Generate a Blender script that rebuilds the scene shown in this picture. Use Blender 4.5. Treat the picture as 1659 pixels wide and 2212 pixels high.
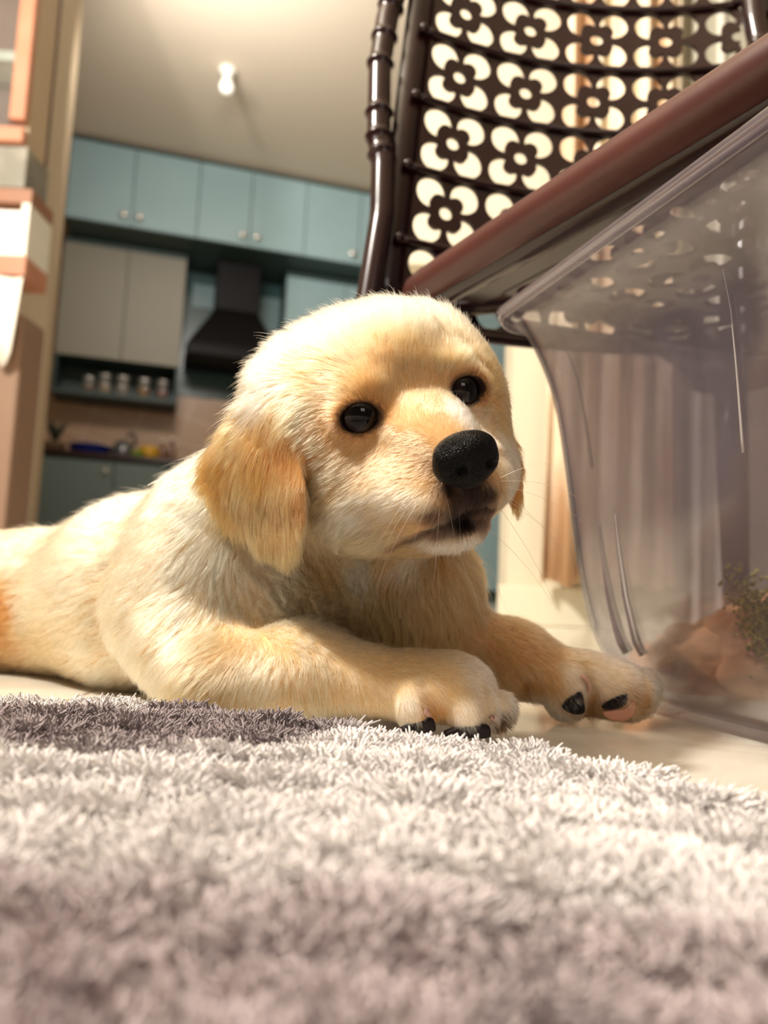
import bpy, bmesh, math
import numpy as np
from mathutils import Vector, Matrix
from mathutils.kdtree import KDTree
from mathutils.geometry import delaunay_2d_cdt
PI = math.pi
rng = np.random.default_rng(7)
sc = bpy.context.scene
for _o in list(bpy.data.objects): bpy.data.objects.remove(_o)

# ------------------------------------------------------------------ camera
F = 1661.0
PIT, ROL = math.radians(5.6), math.radians(2.6)
FW = np.array([0, math.cos(PIT), math.sin(PIT)]); _r0 = np.array([1., 0, 0]); _u0 = np.array([0, -math.sin(PIT), math.cos(PIT)])
RT = _r0*math.cos(ROL) + _u0*math.sin(ROL); UP = _u0*math.cos(ROL) - _r0*math.sin(ROL)
CAM = np.array([0, 0, .07])
cd = bpy.data.cameras.new('camera'); cam = bpy.data.objects.new('camera', cd); sc.collection.objects.link(cam)
cd.sensor_fit = 'VERTICAL'; cd.sensor_height = 36.0; cd.sensor_width = 27.0; cd.lens = F/2212*36.0
cd.clip_start = .01; cd.clip_end = 50
cam.matrix_world = Matrix(((RT[0], UP[0], -FW[0], CAM[0]), (RT[1], UP[1], -FW[1], CAM[1]), (RT[2], UP[2], -FW[2], CAM[2]), (0, 0, 0, 1)))
cd.dof.use_dof = True; cd.dof.focus_distance = .335; cd.dof.aperture_fstop = 7.2
sc.camera = cam

# ------------------------------------------------------------------ world, lamps, exposure
w = bpy.data.worlds.new('world'); sc.world = w; w.use_nodes = True
w.node_tree.nodes['Background'].inputs[0].default_value = (1.0, .86, .70, 1); w.node_tree.nodes['Background'].inputs[1].default_value = .12
sc.view_settings.view_transform = 'Standard'; sc.view_settings.look = 'None'; sc.view_settings.gamma = 1; sc.view_settings.use_curve_mapping = False
sc.view_settings.exposure = 0.12
def area(name, loc, target, sx, sy, power, col):
    l = bpy.data.lights.new(name, 'AREA'); l.shape = 'RECTANGLE'; l.size = sx; l.size_y = sy; l.energy = power; l.color = col
    o = bpy.data.objects.new(name, l); sc.collection.objects.link(o); o.location = loc
    o.rotation_euler = (Vector(target)-Vector(loc)).to_track_quat('-Z', 'Y').to_euler(); return o
_l = bpy.data.lights.new('room_lamp', 'POINT'); _l.energy = 375; _l.shadow_soft_size = .11; _l.color = (1, .945, .86); _o = bpy.data.objects.new('room_lamp', _l); sc.collection.objects.link(_o); _o.location = (-1.40, -.22, 2.1)
area('kitchen_fill_lamp', (-.95, 2.95, 2.48), (.3, 5, 2.2), 1.0, .12, 30, (1, .96, .90))  # unseen fill, added to brighten the loft cupboards and ceiling
area('rear_fill_lamp', (1.2, -2.6, 1.9), (.2, 1.2, .8), 1.2, 1.0, 15, (1.0, .92, .82))  # unseen warm area lamp behind the camera, filling the room
sc.cycles.use_denoising = True
sc.cycles.max_bounces = 10; sc.cycles.transparent_max_bounces = 12; sc.cycles.diffuse_bounces = 4; sc.cycles.glossy_bounces = 4; sc.cycles.transmission_bounces = 8
sc.cycles.sample_clamp_indirect = 6

# ------------------------------------------------------------------ helpers
def P(x, y, d): return CAM + d*(FW + RT*(x-829.5)/F - UP*(y-1106)/F)
def ray(x, y): return FW + RT*(x-829.5)/F - UP*(y-1106)/F
def on_z(x, y, z):
    r = ray(x, y); return CAM + r*((z-CAM[2])/r[2])
def srgb(r, g, b):
    f = lambda c: ((c/255+.055)/1.055)**2.4 if c/255 > .04045 else c/255/12.92
    return (f(r), f(g), f(b), 1)
def mat(name, col, rough=.5, metal=0, spec=.5, coat=0, noise=None, bump=None, emit=None):
    m = bpy.data.materials.new(name); m.use_nodes = True; nt = m.node_tree; b = nt.nodes['Principled BSDF']
    b.inputs['Base Color'].default_value = col; b.inputs['Roughness'].default_value = rough; b.inputs['Metallic'].default_value = metal
    b.inputs['Specular IOR Level'].default_value = spec; b.inputs['Coat Weight'].default_value = coat
    tc = nt.nodes.new('ShaderNodeTexCoord')
    if noise:
        col2, scale, lo, hi = noise
        n = nt.nodes.new('ShaderNodeTexNoise'); n.inputs['Scale'].default_value = scale; n.inputs['Detail'].default_value = 6
        r = nt.nodes.new('ShaderNodeValToRGB'); r.color_ramp.elements[0].position = lo; r.color_ramp.elements[1].position = hi
        r.color_ramp.elements[0].color = col; r.color_ramp.elements[1].color = col2
        nt.links.new(tc.outputs['Object'], n.inputs['Vector']); nt.links.new(n.outputs['Fac'], r.inputs['Fac']); nt.links.new(r.outputs['Color'], b.inputs['Base Color'])
    if bump:
        kind, scale, st, dist = bump
        if kind == 'voronoi': n = nt.nodes.new('ShaderNodeTexVoronoi'); n.inputs['Scale'].default_value = scale; out = n.outputs['Distance']
        else: n = nt.nodes.new('ShaderNodeTexNoise'); n.inputs['Scale'].default_value = scale; n.inputs['Detail'].default_value = 5; out = n.outputs['Fac']
        bp = nt.nodes.new('ShaderNodeBump'); bp.inputs['Strength'].default_value = st; bp.inputs['Distance'].default_value = dist
        nt.links.new(tc.outputs['Object'], n.inputs['Vector']); nt.links.new(out, bp.inputs['Height']); nt.links.new(bp.outputs['Normal'], b.inputs['Normal'])
    if emit: b.inputs['Emission Color'].default_value = emit[0]; b.inputs['Emission Strength'].default_value = emit[1]
    return m
def tag(o, label=None, cat=None, group=None, kind=None):
    if label: o['label'] = label
    if cat: o['category'] = cat
    if group: o['group'] = group
    if kind: o['kind'] = kind
    return o
def link(o, parent=None):
    sc.collection.objects.link(o)
    if parent is not None: o.parent = parent; o.matrix_parent_inverse = parent.matrix_world.inverted() if parent.type == 'EMPTY' and False else Matrix.Identity(4)
    return o
def empty(name, loc=(0, 0, 0)):
    o = bpy.data.objects.new(name, None); o.empty_display_size = .02; o.location = loc; sc.collection.objects.link(o); return o
def meshobj(name, verts, faces, m, parent=None, smooth=False, bevel=0, rel=None):
    """verts in world space; stored relative to the parent's location"""
    me = bpy.data.meshes.new(name)
    off = np.array(parent.location) if parent is not None else np.zeros(3)
    vv = np.asarray(verts, float) - off
    me.from_pydata(vv.tolist(), [], [tuple(int(i) for i in f) for f in faces]); me.update()
    if m: me.materials.append(m)
    if smooth: me.shade_smooth()
    o = bpy.data.objects.new(name, me); sc.collection.objects.link(o)
    if parent is not None: o.parent = parent
    if bevel:
        b = o.modifiers.new('b', 'BEVEL'); b.width = bevel; b.segments = 2; b.limit_method = 'ANGLE'
    return o
class MB:
    def __init__(s): s.v = []; s.f = []
    def add(s, v, f):
        n = len(s.v); s.v += [tuple(p) for p in v]; s.f += [tuple(i+n for i in q) for q in f]; return s
    def box(s, o, a, b, c):
        """o corner, edge vectors a,b,c"""
        o, a, b, c = map(lambda q: np.asarray(q, float), (o, a, b, c))
        v = [o, o+a, o+a+b, o+b, o+c, o+a+c, o+a+b+c, o+b+c]
        f = [(0, 3, 2, 1), (4, 5, 6, 7), (0, 1, 5, 4), (1, 2, 6, 5), (2, 3, 7, 6), (3, 0, 4, 7)]
        if np.dot(np.cross(a, b), c) < 0: f = [q[::-1] for q in f]
        return s.add(v, f)
    def tube(s, pts, rad, n=20, cap=True, squash=None):
        pts = [np.asarray(p, float) for p in pts]; m = len(pts)
        if np.isscalar(rad): rad = [rad]*m
        prev = None; rings = []
        for i, p in enumerate(pts):
            t = pts[min(i+1, m-1)]-pts[max(i-1, 0)]; t = t/(np.linalg.norm(t)+1e-12)
            if prev is None: a = np.cross(t, [0, 0, 1.]); a = np.cross(t, [1., 0, 0]) if np.linalg.norm(a) < .1 else a
            else: a = prev-t*np.dot(prev, t)
            a = a/np.linalg.norm(a); b = np.cross(t, a); prev = a
            rings.append([p+rad[i]*(a*math.cos(2*PI*k/n)+b*math.sin(2*PI*k/n)) for k in range(n)])
        v = [q for r in rings for q in r]; f = []
        for i in range(m-1):
            for k in range(n): f.append((i*n+k, i*n+(k+1) % n, (i+1)*n+(k+1) % n, (i+1)*n+k))
        if cap: f.append(tuple(range(n))[::-1]); f.append(tuple((m-1)*n+k for k in range(n)))
        return s.add(v, f)
    def lathe(s, base, prof, n=28, axis=(0, 0, 1)):
        ax = np.asarray(axis, float); ax = ax/np.linalg.norm(ax)
        a = np.cross(ax, [0, 1., 0]); a = np.cross(ax, [1., 0, 0]) if np.linalg.norm(a) < .1 else a
        a /= np.linalg.norm(a); b = np.cross(ax, a); v = []; f = []
        for r, z in prof:
            for k in range(n): v.append(np.asarray(base)+ax*z+r*(a*math.cos(2*PI*k/n)+b*math.sin(2*PI*k/n)))
        for i in range(len(prof)-1):
            for k in range(n): f.append((i*n+k, i*n+(k+1) % n, (i+1)*n+(k+1) % n, (i+1)*n+k))
        f.append(tuple(range(n))[::-1]); f.append(tuple((len(prof)-1)*n+k for k in range(n)))
        return s.add(v, f)
    def build(s, name, m, parent=None, smooth=False, bevel=0): return meshobj(name, s.v, s.f, m, parent, smooth, bevel)
def fixnormals(o):
    bm = bmesh.new(); bm.from_mesh(o.data); bmesh.ops.recalc_face_normals(bm, faces=bm.faces); bm.to_mesh(o.data); bm.free(); return o

# ------------------------------------------------------------------ materials
M_wall = mat('wall_paint', srgb(214, 200, 176), .85, noise=(srgb(204, 190, 166), 1.5, .3, .7))
M_ceil = mat('ceiling_paint', srgb(218, 203, 182), .9)
M_cream = mat('cream_wall', srgb(226, 217, 194), .7)
M_teal = mat('teal_laminate', srgb(150, 176, 180), .4, noise=(srgb(142, 168, 172), 2, .3, .7))
M_tealm = mat('glass_front_laminate', srgb(146, 140, 124), .5)  # darkened to carry the shade below the loft cupboards
M_teald = mat('teal_carcass', srgb(52, 70, 66), .5)  # dark green includes the shade under the lofts and on the shelf
M_dark = mat('dark_interior', srgb(40, 22, 18), .6)
M_granite = mat('dark_granite', srgb(52, 28, 24), .2)
M_chrome = mat('satin_chrome', srgb(225, 222, 214), .25, metal=.6)
M_hood = mat('black_hood', srgb(9, 4, 4), .55, spec=.25)
M_white = mat('white_plastic', srgb(238, 234, 222), .4)

# floor: polished pale tiles with fine joints
def floor_material():
    m = mat('floor_tile', srgb(222, 212, 196), .14, spec=.5); nt = m.node_tree; b = nt.nodes['Principled BSDF']
    tc = nt.nodes.new('ShaderNodeTexCoord'); mp = nt.nodes.new('ShaderNodeMapping'); mp.inputs['Location'].default_value = (.17, .02, 0)
    br = nt.nodes.new('ShaderNodeTexBrick'); br.offset = 0; br.inputs['Scale'].default_value = 1; br.inputs['Brick Width'].default_value = .6; br.inputs['Row Height'].default_value = .6
    br.inputs['Mortar Size'].default_value = .0014; br.inputs['Mortar'].default_value = srgb(150, 132, 112)
    n = nt.nodes.new('ShaderNodeTexNoise'); n.inputs['Scale'].default_value = 14; n.inputs['Detail'].default_value = 8; n.inputs['Distortion'].default_value = 1.2
    r = nt.nodes.new('ShaderNodeValToRGB'); r.color_ramp.elements[0].position = .35; r.color_ramp.elements[1].position = .62
    r.color_ramp.elements[0].color = srgb(206, 198, 182); r.color_ramp.elements[1].color = srgb(228, 220, 205)
    nt.links.new(tc.outputs['Object'], mp.inputs['Vector']); nt.links.new(mp.outputs['Vector'], br.inputs['Vector']); nt.links.new(tc.outputs['Object'], n.inputs['Vector'])
    nt.links.new(n.outputs['Fac'], r.inputs['Fac']); nt.links.new(r.outputs['Color'], br.inputs['Color1']); nt.links.new(r.outputs['Color'], br.inputs['Color2'])
    nt.links.new(br.outputs['Color'], b.inputs['Base Color']); return m
o = MB().box((-4, -2.5, -.1), (8, 0, 0), (0, 10, 0), (0, 0, .1)).build('floor', floor_material()); tag(o, kind='structure')
o = MB().box((-4, -2.5, 3.0), (8, 0, 0), (0, 10, 0), (0, 0, .1)).build('ceiling', M_ceil); tag(o, kind='structure')

# ------------------------------------------------------------------ kitchen along the back wall
KA = math.radians(16.3); KW = np.array([math.cos(KA), math.sin(KA), 0]); KN = np.array([math.sin(KA), -math.cos(KA), 0]); KZ = np.array([0, 0, 1.])
_c = P(95, 970, 1); _r = ray(95, 970); K0 = CAM+_r*((.85-CAM[2])/_r[2]); K0[2] = 0   # foot of the worktop's front edge at the far left
def K(s, off, z): return K0 + KW*s + KN*off + KZ*z           # off > 0 towards the camera, 0 = front of the deep cabinets
def Ks(px, py, off=0.):
    r = ray(px, py); t = np.dot(K0+KN*off-CAM, KN)/np.dot(r, KN); p = CAM+r*t; return float(np.dot(p-K0, KW)), float(p[2])
def kbox(mb, s0, s1, o0, o1, z0, z1): return mb.box(K(s0, o0, z0), KW*(s1-s0), KN*(o1-o0), KZ*(z1-z0))
DEEP = -.60
def backsplash():
    m = mat('backsplash_tiles', srgb(196, 160, 128), .3); nt = m.node_tree; b = nt.nodes['Principled BSDF']
    tc = nt.nodes.new('ShaderNodeTexCoord'); mp = nt.nodes.new('ShaderNodeMapping'); mp.inputs['Rotation'].default_value = (PI/2, 0, -KA)
    br = nt.nodes.new('ShaderNodeTexBrick'); br.offset = 0; br.inputs['Scale'].default_value = 1; br.inputs['Brick Width'].default_value = .3; br.inputs['Row Height'].default_value = .2
    br.inputs['Mortar Size'].default_value = .003; br.inputs['Color1'].default_value = srgb(198, 162, 130); br.inputs['Color2'].default_value = srgb(190, 154, 124); br.inputs['Mortar'].default_value = srgb(224, 200, 174)
    nt.links.new(tc.outputs['Object'], mp.inputs['Vector']); nt.links.new(mp.outputs['Vector'], br.inputs['Vector']); nt.links.new(br.outputs['Color'], b.inputs['Base Color']); return m
mb = MB(); kbox(mb, -1.2, 6, DEEP-.1, DEEP, 0, 3); tag(mb.build('wall_back', backsplash()), kind='structure')
# loft cupboards: pairs of doors up to the ceiling
sB = [Ks(x, y)[0] for x, y in ((150, 350), (290, 400), (432, 400), (545, 420), (662, 450), (770, 470))]
dw = (sB[5]-sB[0])/5
zl = (Ks(145, 462)[1]+Ks(700, 565)[1])/2
seams = sB[:5]
while len(seams) < 9: seams.append(seams[-1]+dw*1.02)
def knob(parent, s, off, z, r=.018):
    mb = MB().lathe(K(s, off, z), [(.006, 0), (.006, .014), (r*.8, .018), (r, .024), (r*.8, .03), (.004, .033)], 20, KN); return mb.build('knob', M_chrome, parent, True)
names = ['dim loft cupboard at the corner by the column', 'pale teal loft cupboard over the black hood', 'teal loft cupboard right of the one over the hood, by the chair back', 'teal loft cupboard farthest right behind the brown chair']
for i in range(4):
    s0, s1 = seams[2*i], seams[2*i+2] if 2*i+2 < len(seams) else seams[2*i]+2*dw
    root = empty('loft_cupboard', K(s0, 0, zl)); tag(root, names[i], 'cupboard', 'loft cupboards under the ceiling')
    mb = MB(); kbox(mb, s0, s1, DEEP, -.022, zl, 2.985); mb.build('carcass', M_teald, root)
    for j in range(2):
        a = seams[2*i+j]; b = seams[2*i+j+1]
        mb = MB(); kbox(mb, a+.003, b-.003, -.02, 0, zl+.004, 2.95); d = mb.build('door', M_teal, root, bevel=.002)
        mb = MB().lathe(K((b-.05 if j == 0 else a+.05), 0, zl+.07)-np.array(root.location)*0, [(.008, 0), (.008, .016), (.020, .020), (.027, .028), (.021, .036), (.004, .040)], 20, KN)
        kb = mb.build('knob', M_chrome, root, True); kb.parent = d
# glass-fronted wall cupboard with an open jar shelf beneath
MO = -.28
s0 = Ks(128, 640, MO)[0]; s1 = Ks(272, 640, MO)[0]; s2 = Ks(398, 650, MO)[0]; zb = (Ks(125, 766, MO)[1]+Ks(388, 790, MO)[1])/2; zs = (Ks(120, 848, MO)[1]+Ks(372, 870, MO)[1])/2
root = empty('wall_cupboard', K(s0, MO, zb)); tag(root, 'grey-green two-door wall cupboard above the open jar shelf', 'cupboard')
mb = MB(); kbox(mb, s0, s2, DEEP, MO-.02, zb, zl-.002); mb.build('carcass', M_teald, root)
for a, b in ((s0, s1), (s1, s2)):
    mb = MB(); kbox(mb, a+.003, b-.003, MO-.018, MO, zb, zl-.05); mb.build('door', M_tealm, root, bevel=.002)
sh = MB(); kbox(sh, s0, s2, DEEP, MO, zs, zs+.03); kbox(sh, s0, s0+.02, DEEP, MO, zs+.03, zb); kbox(sh, s2-.02, s2, DEEP, MO, zs+.03, zb); kbox(sh, s0+.02, s2-.02, DEEP, DEEP+.01, zs+.03, zb)
o = sh.build('open_shelf', M_teald); tag(o, 'dark teal open shelf unit holding a row of glass jars', 'shelf')
M_jglass = mat('jar_glass', srgb(225, 220, 210), .1); M_jglass.node_tree.nodes['Principled BSDF'].inputs['Transmission Weight'].default_value = .85
jars = [(190, 'amber', srgb(140, 90, 30), .05, 'small dim amber jar, leftmost on the open jar shelf'), (225, 'white', srgb(205, 180, 150), .07, 'jar with cream contents, second from left on the shelf'),
        (264, 'silver', srgb(200, 190, 178), .07, 'shiny pale jar in the middle of the jar shelf'), (310, 'yellow', srgb(196, 140, 40), .07, 'jar with yellow spice between the pale jar and the red one'), (350, 'red', srgb(150, 60, 30), .07, 'jar with reddish spice, rightmost on the jar shelf')]
for px, nm, c, h, lab in jars:
    s = Ks(px, 850, MO-.08)[0]; b = K(s, MO-.08, zs+.031)
    root = empty('spice_jar', b); tag(root, lab, 'jar', 'jars on the open kitchen shelf')
    MB().lathe(b, [(.04, 0), (.043, .01), (.043, h*1.5), (.035, h*1.5+.015)]).build('glass_body', M_jglass, root, True)
    MB().lathe(b+KZ*.004, [(.036, 0), (.038, .01), (.038, h)]).build('contents', mat('jar_'+nm, c, .7), root, True)
    MB().lathe(b+KZ*(h*1.5+.0155), [(.038, 0), (.04, .004), (.04, .02), (.03, .024)]).build('lid', M_chrome, root, True)
# worktop and base units
e0 = Ks(92, 975)[0]
mb = MB(); kbox(mb, e0-.02, 5.6, DEEP, .02, .825, .855); tag(mb.build('worktop', M_granite, bevel=.003), 'dark granite worktop running along the back wall', 'worktop')
bs = [e0, Ks(245, 1030)[0]]; bw = bs[1]-bs[0]
M_base = mat('base_laminate', srgb(100, 112, 108), .4)  # darker than the teal doors, with the lower kitchen's shade mixed in
bl = ['grey-green base cupboard at the column end under the worktop', 'grey-green base cupboard beside the one at the column end', 'base cupboard third from the column, rising behind the puppy\'s back', 'base cupboard behind the puppy\'s ear', 'base cupboard behind the puppy\'s head', 'teal base cupboard seen right of the puppy under its chin, by the white wall']
a = e0; widths = [bw, bw, bw, .95, .95, 1.3]
for k in range(6):
    b = a+widths[k]
    root = empty('base_cupboard', K(a, 0, 0)); tag(root, bl[k], 'cupboard', 'base cupboards under the worktop')
    mb = MB(); kbox(mb, a+.001, b-.001, DEEP+.002, -.02, .08, .824); mb.build('carcass', M_teald, root)
    mb = MB(); kbox(mb, a+.004, b-.004, -.018, 0, .085, .80); d = mb.build('door', M_base if k < 4 else M_teal, root, bevel=.002)
    mb = MB(); kbox(mb, a+.001, b-.001, DEEP+.002, -.06, .0005, .0795); mb.build('plinth', M_teald, root)
    q = MB().lathe(K(b-.05, 0, .74), [(.006, 0), (.006, .014), (.015, .018), (.018, .026), (.004, .033)], 16, KN).build('knob', M_chrome, root, True); q.parent = d
    a = b
# extractor hood
hs0 = Ks(402, 730, -.15)[0]; hs1 = Ks(612, 730, -.15)[0]; hz = Ks(500, 775, -.15)[1]; hz2 = Ks(500, 690, -.15)[1]
hc0 = Ks(468, 620, -.3)[0]; hc1 = Ks(562, 620, -.3)[0]
root = empty('extractor_hood', K(hs0, -.15, hz)); tag(root, 'black chimney extractor hood on the kitchen wall', 'extractor hood')
mb = MB(); kbox(mb, hs0, hs1, DEEP, -.12, hz, hz+.07)
mb.build('canopy', M_hood, root, bevel=.01)
v = [K(hs0, DEEP, hz+.0705), K(hs1, DEEP, hz+.0705), K(hs1, -.13, hz+.0705), K(hs0, -.13, hz+.0705), K(hc0, DEEP, hz2+.12), K(hc1, DEEP, hz2+.12), K(hc1, -.3, hz2+.12), K(hc0, -.3, hz2+.12)]
fixnormals(meshobj('sloping_cowl', v, [(0, 1, 2, 3), (7, 6, 5, 4), (0, 4, 5, 1), (1, 5, 6, 2), (2, 6, 7, 3), (3, 7, 4, 0)], M_hood, root, bevel=.02))
mb = MB(); kbox(mb, hc0, hc1, DEEP, -.3, hz2+.1205, zl); mb.build('flue', M_hood, root, bevel=.004)
# teal tiles behind the hood with a right-hand wall cupboard
M_tile2 = mat('teal_splash', srgb(58, 84, 84), .25)
mb = MB(); kbox(mb, s2+.002, hs1+.1, DEEP, DEEP+.012, hz-.2, zl-.001); o = mb.build('trim_1', M_tile2); tag(o, kind='structure')
for n_, (x0, x1, y0, y1) in enumerate(((418, 466, 612, 668), (562, 612, 640, 720))):  # pale slabs standing for window-like reflections in the dark tiles
    a = Ks(x0, y0, DEEP+.02); b = Ks(x1, y1, DEEP+.02)
    mb = MB(); kbox(mb, a[0], b[0], DEEP+.012, DEEP+.02, b[1], a[1]); o = mb.build('tile_reflection', mat('painted_reflection%d' % n_, srgb(120, 146, 150), .3)); tag(o, ['pale blue reflection painted on the tiles left of the hood flue', 'pale blue reflection painted on the tiles right of the hood flue'][n_], 'tile', 'painted reflections beside the hood')
a = Ks(618, 640, MO)[0]
root = empty('wall_cupboard', K(a, MO, 1.55)); tag(root, 'light teal wall cupboard right of the black hood above the dog', 'cupboard')
mb = MB(); kbox(mb, a, a+1.8, DEEP, MO-.02, zb, zl-.002); mb.build('carcass', M_teald, root)
for j in range(4): mb = MB(); kbox(mb, a+.45*j+.003, a+.45*j+.447, MO-.018, MO, zb, zl-.05); mb.build('door', M_teal, root, bevel=.002)
# things on the worktop
def wt(px, off=-.25): return K(Ks(px, 960, off)[0], off, .8555)
b = wt(196); o = MB().lathe(b, [(.09, 0), (.125, .02), (.136, .075), (.14, .08), (.13, .08), (.08, .012)], 40).build('basin', mat('blue_plastic', srgb(24, 40, 120), .35), None, True); tag(o, 'blue plastic basin on the worktop', 'basin')
b = wt(118); r = empty('potted_plant', b); tag(r, 'small dark plant in a pale pot at the worktop corner', 'plant')
MB().lathe(b, [(.05, 0), (.075, .07), (.078, .08), (.07, .08)], 24).build('pot', mat('pale_pot', srgb(120, 96, 70), .6), r, True)
mb = MB()
for i in range(16):
    an = i*2.4; L = .12+.05*rng.random(); d = np.array([math.cos(an)*.35, math.sin(an)*.35, 1]); mb.tube([b+KZ*.07, b+KZ*.07+d*L*.5, b+KZ*.07+d*L+np.array([math.cos(an), math.sin(an), 0])*.02], [.006, .012, .002], 6)
mb.build('leaves', mat('plant_leaves', srgb(40, 48, 28), .6), r, True)
b = wt(322); o = MB().lathe(b, [(.05, 0), (.07, .04), (.072, .09), (.055, .11), (.03, .115)], 28).build('pot', mat('yellow_enamel', srgb(214, 160, 30), .4), None, True); tag(o, 'yellow rounded pot on the worktop', 'pot')
b = wt(298, -.09); o = MB().lathe(b, [(.035, 0), (.045, .03), (.04, .05)], 20).build('sponge_cup', mat('green_plastic', srgb(120, 140, 40), .5), None, True); tag(o, 'small green cup beside the yellow pot', 'cup')
b = wt(266); r = empty('kettle', b); tag(r, 'grey kettle with a dark handle left of the yellow pot', 'kettle')
MB().lathe(b, [(.06, 0), (.075, .02), (.07, .09), (.04, .13), (.01, .14)], 28).build('kettle_body', mat('grey_metal', srgb(120, 120, 120), .3, metal=.6), r, True)
MB().tube([b+KW*.05+KZ*.09, b+KW*.08+KZ*.14, b+KW*.06+KZ*.19, b+KW*.02+KZ*.17], .012, 10).build('handle', M_hood, r, True)
for px, h, lab in ((352, .15, 'clear brown bottle right of the yellow pot'), (372, .17, 'tall clear bottle nearest the dog on the worktop')):
    b = wt(px); r = empty('bottle', b); tag(r, lab, 'bottle', 'bottles on the worktop')
    MB().lathe(b, [(.03, 0), (.032, .01), (.032, h*.6), (.012, h*.8), (.012, h)], 20).build('glass_body', mat('brown_glass', srgb(120, 84, 60), .15), r, True)
    MB().lathe(b+KZ*(h+.0005), [(.014, 0), (.014, .02)], 16).build('cap', M_white, r, True)

# ------------------------------------------------------------------ ceiling bulb
bt = on_z(492, 150, 3.0); r = empty('ceiling_bulb', (bt[0], bt[1], 3.0)); tag(r, 'white bulb in a round holder on the ceiling above the cupboards', 'light bulb')
b = np.array([bt[0], bt[1], 3.0])
MB().lathe(b, [(.05, -.001), (.05, -.02), (.03, -.03), (.028, -.06)], 28).build('holder', M_white, r, True)
MB().lathe(b, [(.014, -.061), (.016, -.07), (.034, -.085), (.040, -.11), (.032, -.135), (.010, -.146)], 28).build('bulb', mat('bulb_glass', srgb(250, 246, 235), .3, emit=((1, .95, .85, 1), .5)), r, True)

# ------------------------------------------------------------------ column and left side wall unit
c1 = CAM+ray(160, 120)*2.9; c0 = CAM+ray(104, 120)*2.9
cb = CAM+ray(84, 1100)*2.9; cx1 = (c1[0]+cb[0])/2-.09
cw = .17
mb = MB().box((cx1-cw, c1[1], 0), (cw, 0, 0), (0, .25, 0), (0, 0, 2.999)); o = mb.build('wall_column', M_wall, bevel=.01); tag(o, kind='structure')
mb = MB().box((-4, 3.3, 0), (4+cx1-cw-.001, 0, 0), (0, .1, 0), (0, 0, 2.999)); tag(mb.build('wall_left', mat('left_wall_paint', srgb(186, 166, 138), .8)), kind='structure')
M_pwood = mat('pink_wood', srgb(196, 138, 108), .4, noise=(srgb(184, 122, 92), 6, .3, .7))
YD = 2.2
def Y(px, py, yd=YD):
    r = ray(px, py); t = (yd-CAM[1])/r[1]; return CAM+r*t
xr = Y(62, 160)[0]; zb0 = Y(30, 305)[2]
r = empty('display_cabinet', (xr-.5, YD, zb0)); tag(r, 'tall glazed display cabinet with pinkish wood frame at the left edge', 'cabinet')
mb = MB().box((xr-.7, YD, zb0), (.7, 0, 0), (0, 0, .05), (0, .03, 0)).box((xr-.05, YD, zb0+.07), (.05, 0, 0), (0, 0, 1.1), (0, .03, 0)); mb.build('door_frame', M_pwood, r, bevel=.006)
DP = .15
M_side = mat('tan_side_board', srgb(196, 176, 146), .6)
mb = MB().box((xr-.7, YD+DP, zb0), (.7, 0, 0), (0, .02, 0), (0, 0, 1.17)).box((xr-.7, YD+.031, zb0), (.67, 0, 0), (0, DP-.032, 0), (0, 0, .02)); mb.build('carcass', mat('cabinet_inside', srgb(98, 76, 70), .6), r)
MB().box((xr-.02, YD+.031, zb0), (.02, 0, 0), (0, DP-.032, 0), (0, 0, 1.17)).build('side_panel', M_side, r)
for z in (.28, .62, .95): MB().box((xr-.7, YD+.032, zb0+z), (.675, 0, 0), (0, DP-.034, 0), (0, 0, .03)).build('shelf', mat('pale_shelf', srgb(160, 168, 160), .5), r)
gl = mat('cabinet_glass', srgb(230, 240, 235), .05); gl.node_tree.nodes['Principled BSDF'].inputs['Transmission Weight'].default_value = .95; gl.node_tree.nodes['Principled BSDF'].inputs['Alpha'].default_value = .25
MB().box((xr-.7, YD+.01, zb0+.0505), (.645, 0, 0), (0, 0, 1.05), (0, .006, 0)).build('glass_pane', gl, r)
zm = Y(20, 405)[2]; xl = Y(50, 350)[0]
o = MB().box((xl-.7, YD+.02, zm+.01), (.7, 0, 0), (0, DP, 0), (0, 0, zb0-zm-.012)).build('marble_ledge', mat('grey_marble', srgb(128, 124, 112), .3, noise=(srgb(160, 154, 140), 9, .4, .7)), bevel=.004); tag(o, 'grey marbled ledge under the glazed display cabinet', 'ledge')
zc = Y(20, 545)[2]; xs = Y(56, 480)[0]
r = empty('shelf_unit', (xs-.5, YD, zc)); tag(r, 'open wooden niche below the marbled ledge holding a white box', 'shelf unit')
MB().box((xs-.7, YD+.02, zc-.06), (.7, 0, 0), (0, DP, 0), (0, 0, .06)).build('lower_board', M_pwood, r)
MB().box((xs-.7, YD+.02, zm-.035), (.7, 0, 0), (0, DP, 0), (0, 0, .043)).build('upper_board', mat('brown_board', srgb(150, 104, 76), .5), r)
MB().box((xs-.026, YD+.02, zc+.0005), (.024, 0, 0), (0, DP, 0), (0, 0, zm-.037-zc)).build('side_board', M_white, r)
MB().box((xs-.7, YD+DP, zc+.0005), (.66, 0, 0), (0, .02, 0), (0, 0, zm-.037-zc)).build('back_board', mat('niche_back', srgb(150, 104, 76), .5), r)
bx1 = Y(36, 500)[0]
o = MB().box((bx1-.3, YD+.03, zc+.001), (.3, 0, 0), (0, DP-.05, 0), (0, 0, (zm-zc)*.72)).build('carton', mat('white_carton', srgb(252, 248, 240), .5), bevel=.004); tag(o, 'white carton standing in the wooden niche', 'box')
ft = Y(20, 612)[2]; fx = Y(30, 800)[0]
o = MB().box((fx-.6, YD+.03, .02), (.6, 0, 0), (0, DP, 0), (0, 0, ft-.1)).build('low_cabinet', mat('dim_wood', srgb(140, 112, 92), .5), bevel=.01); tag(o, 'low brown cabinet under the wooden niche', 'cabinet')
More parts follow.
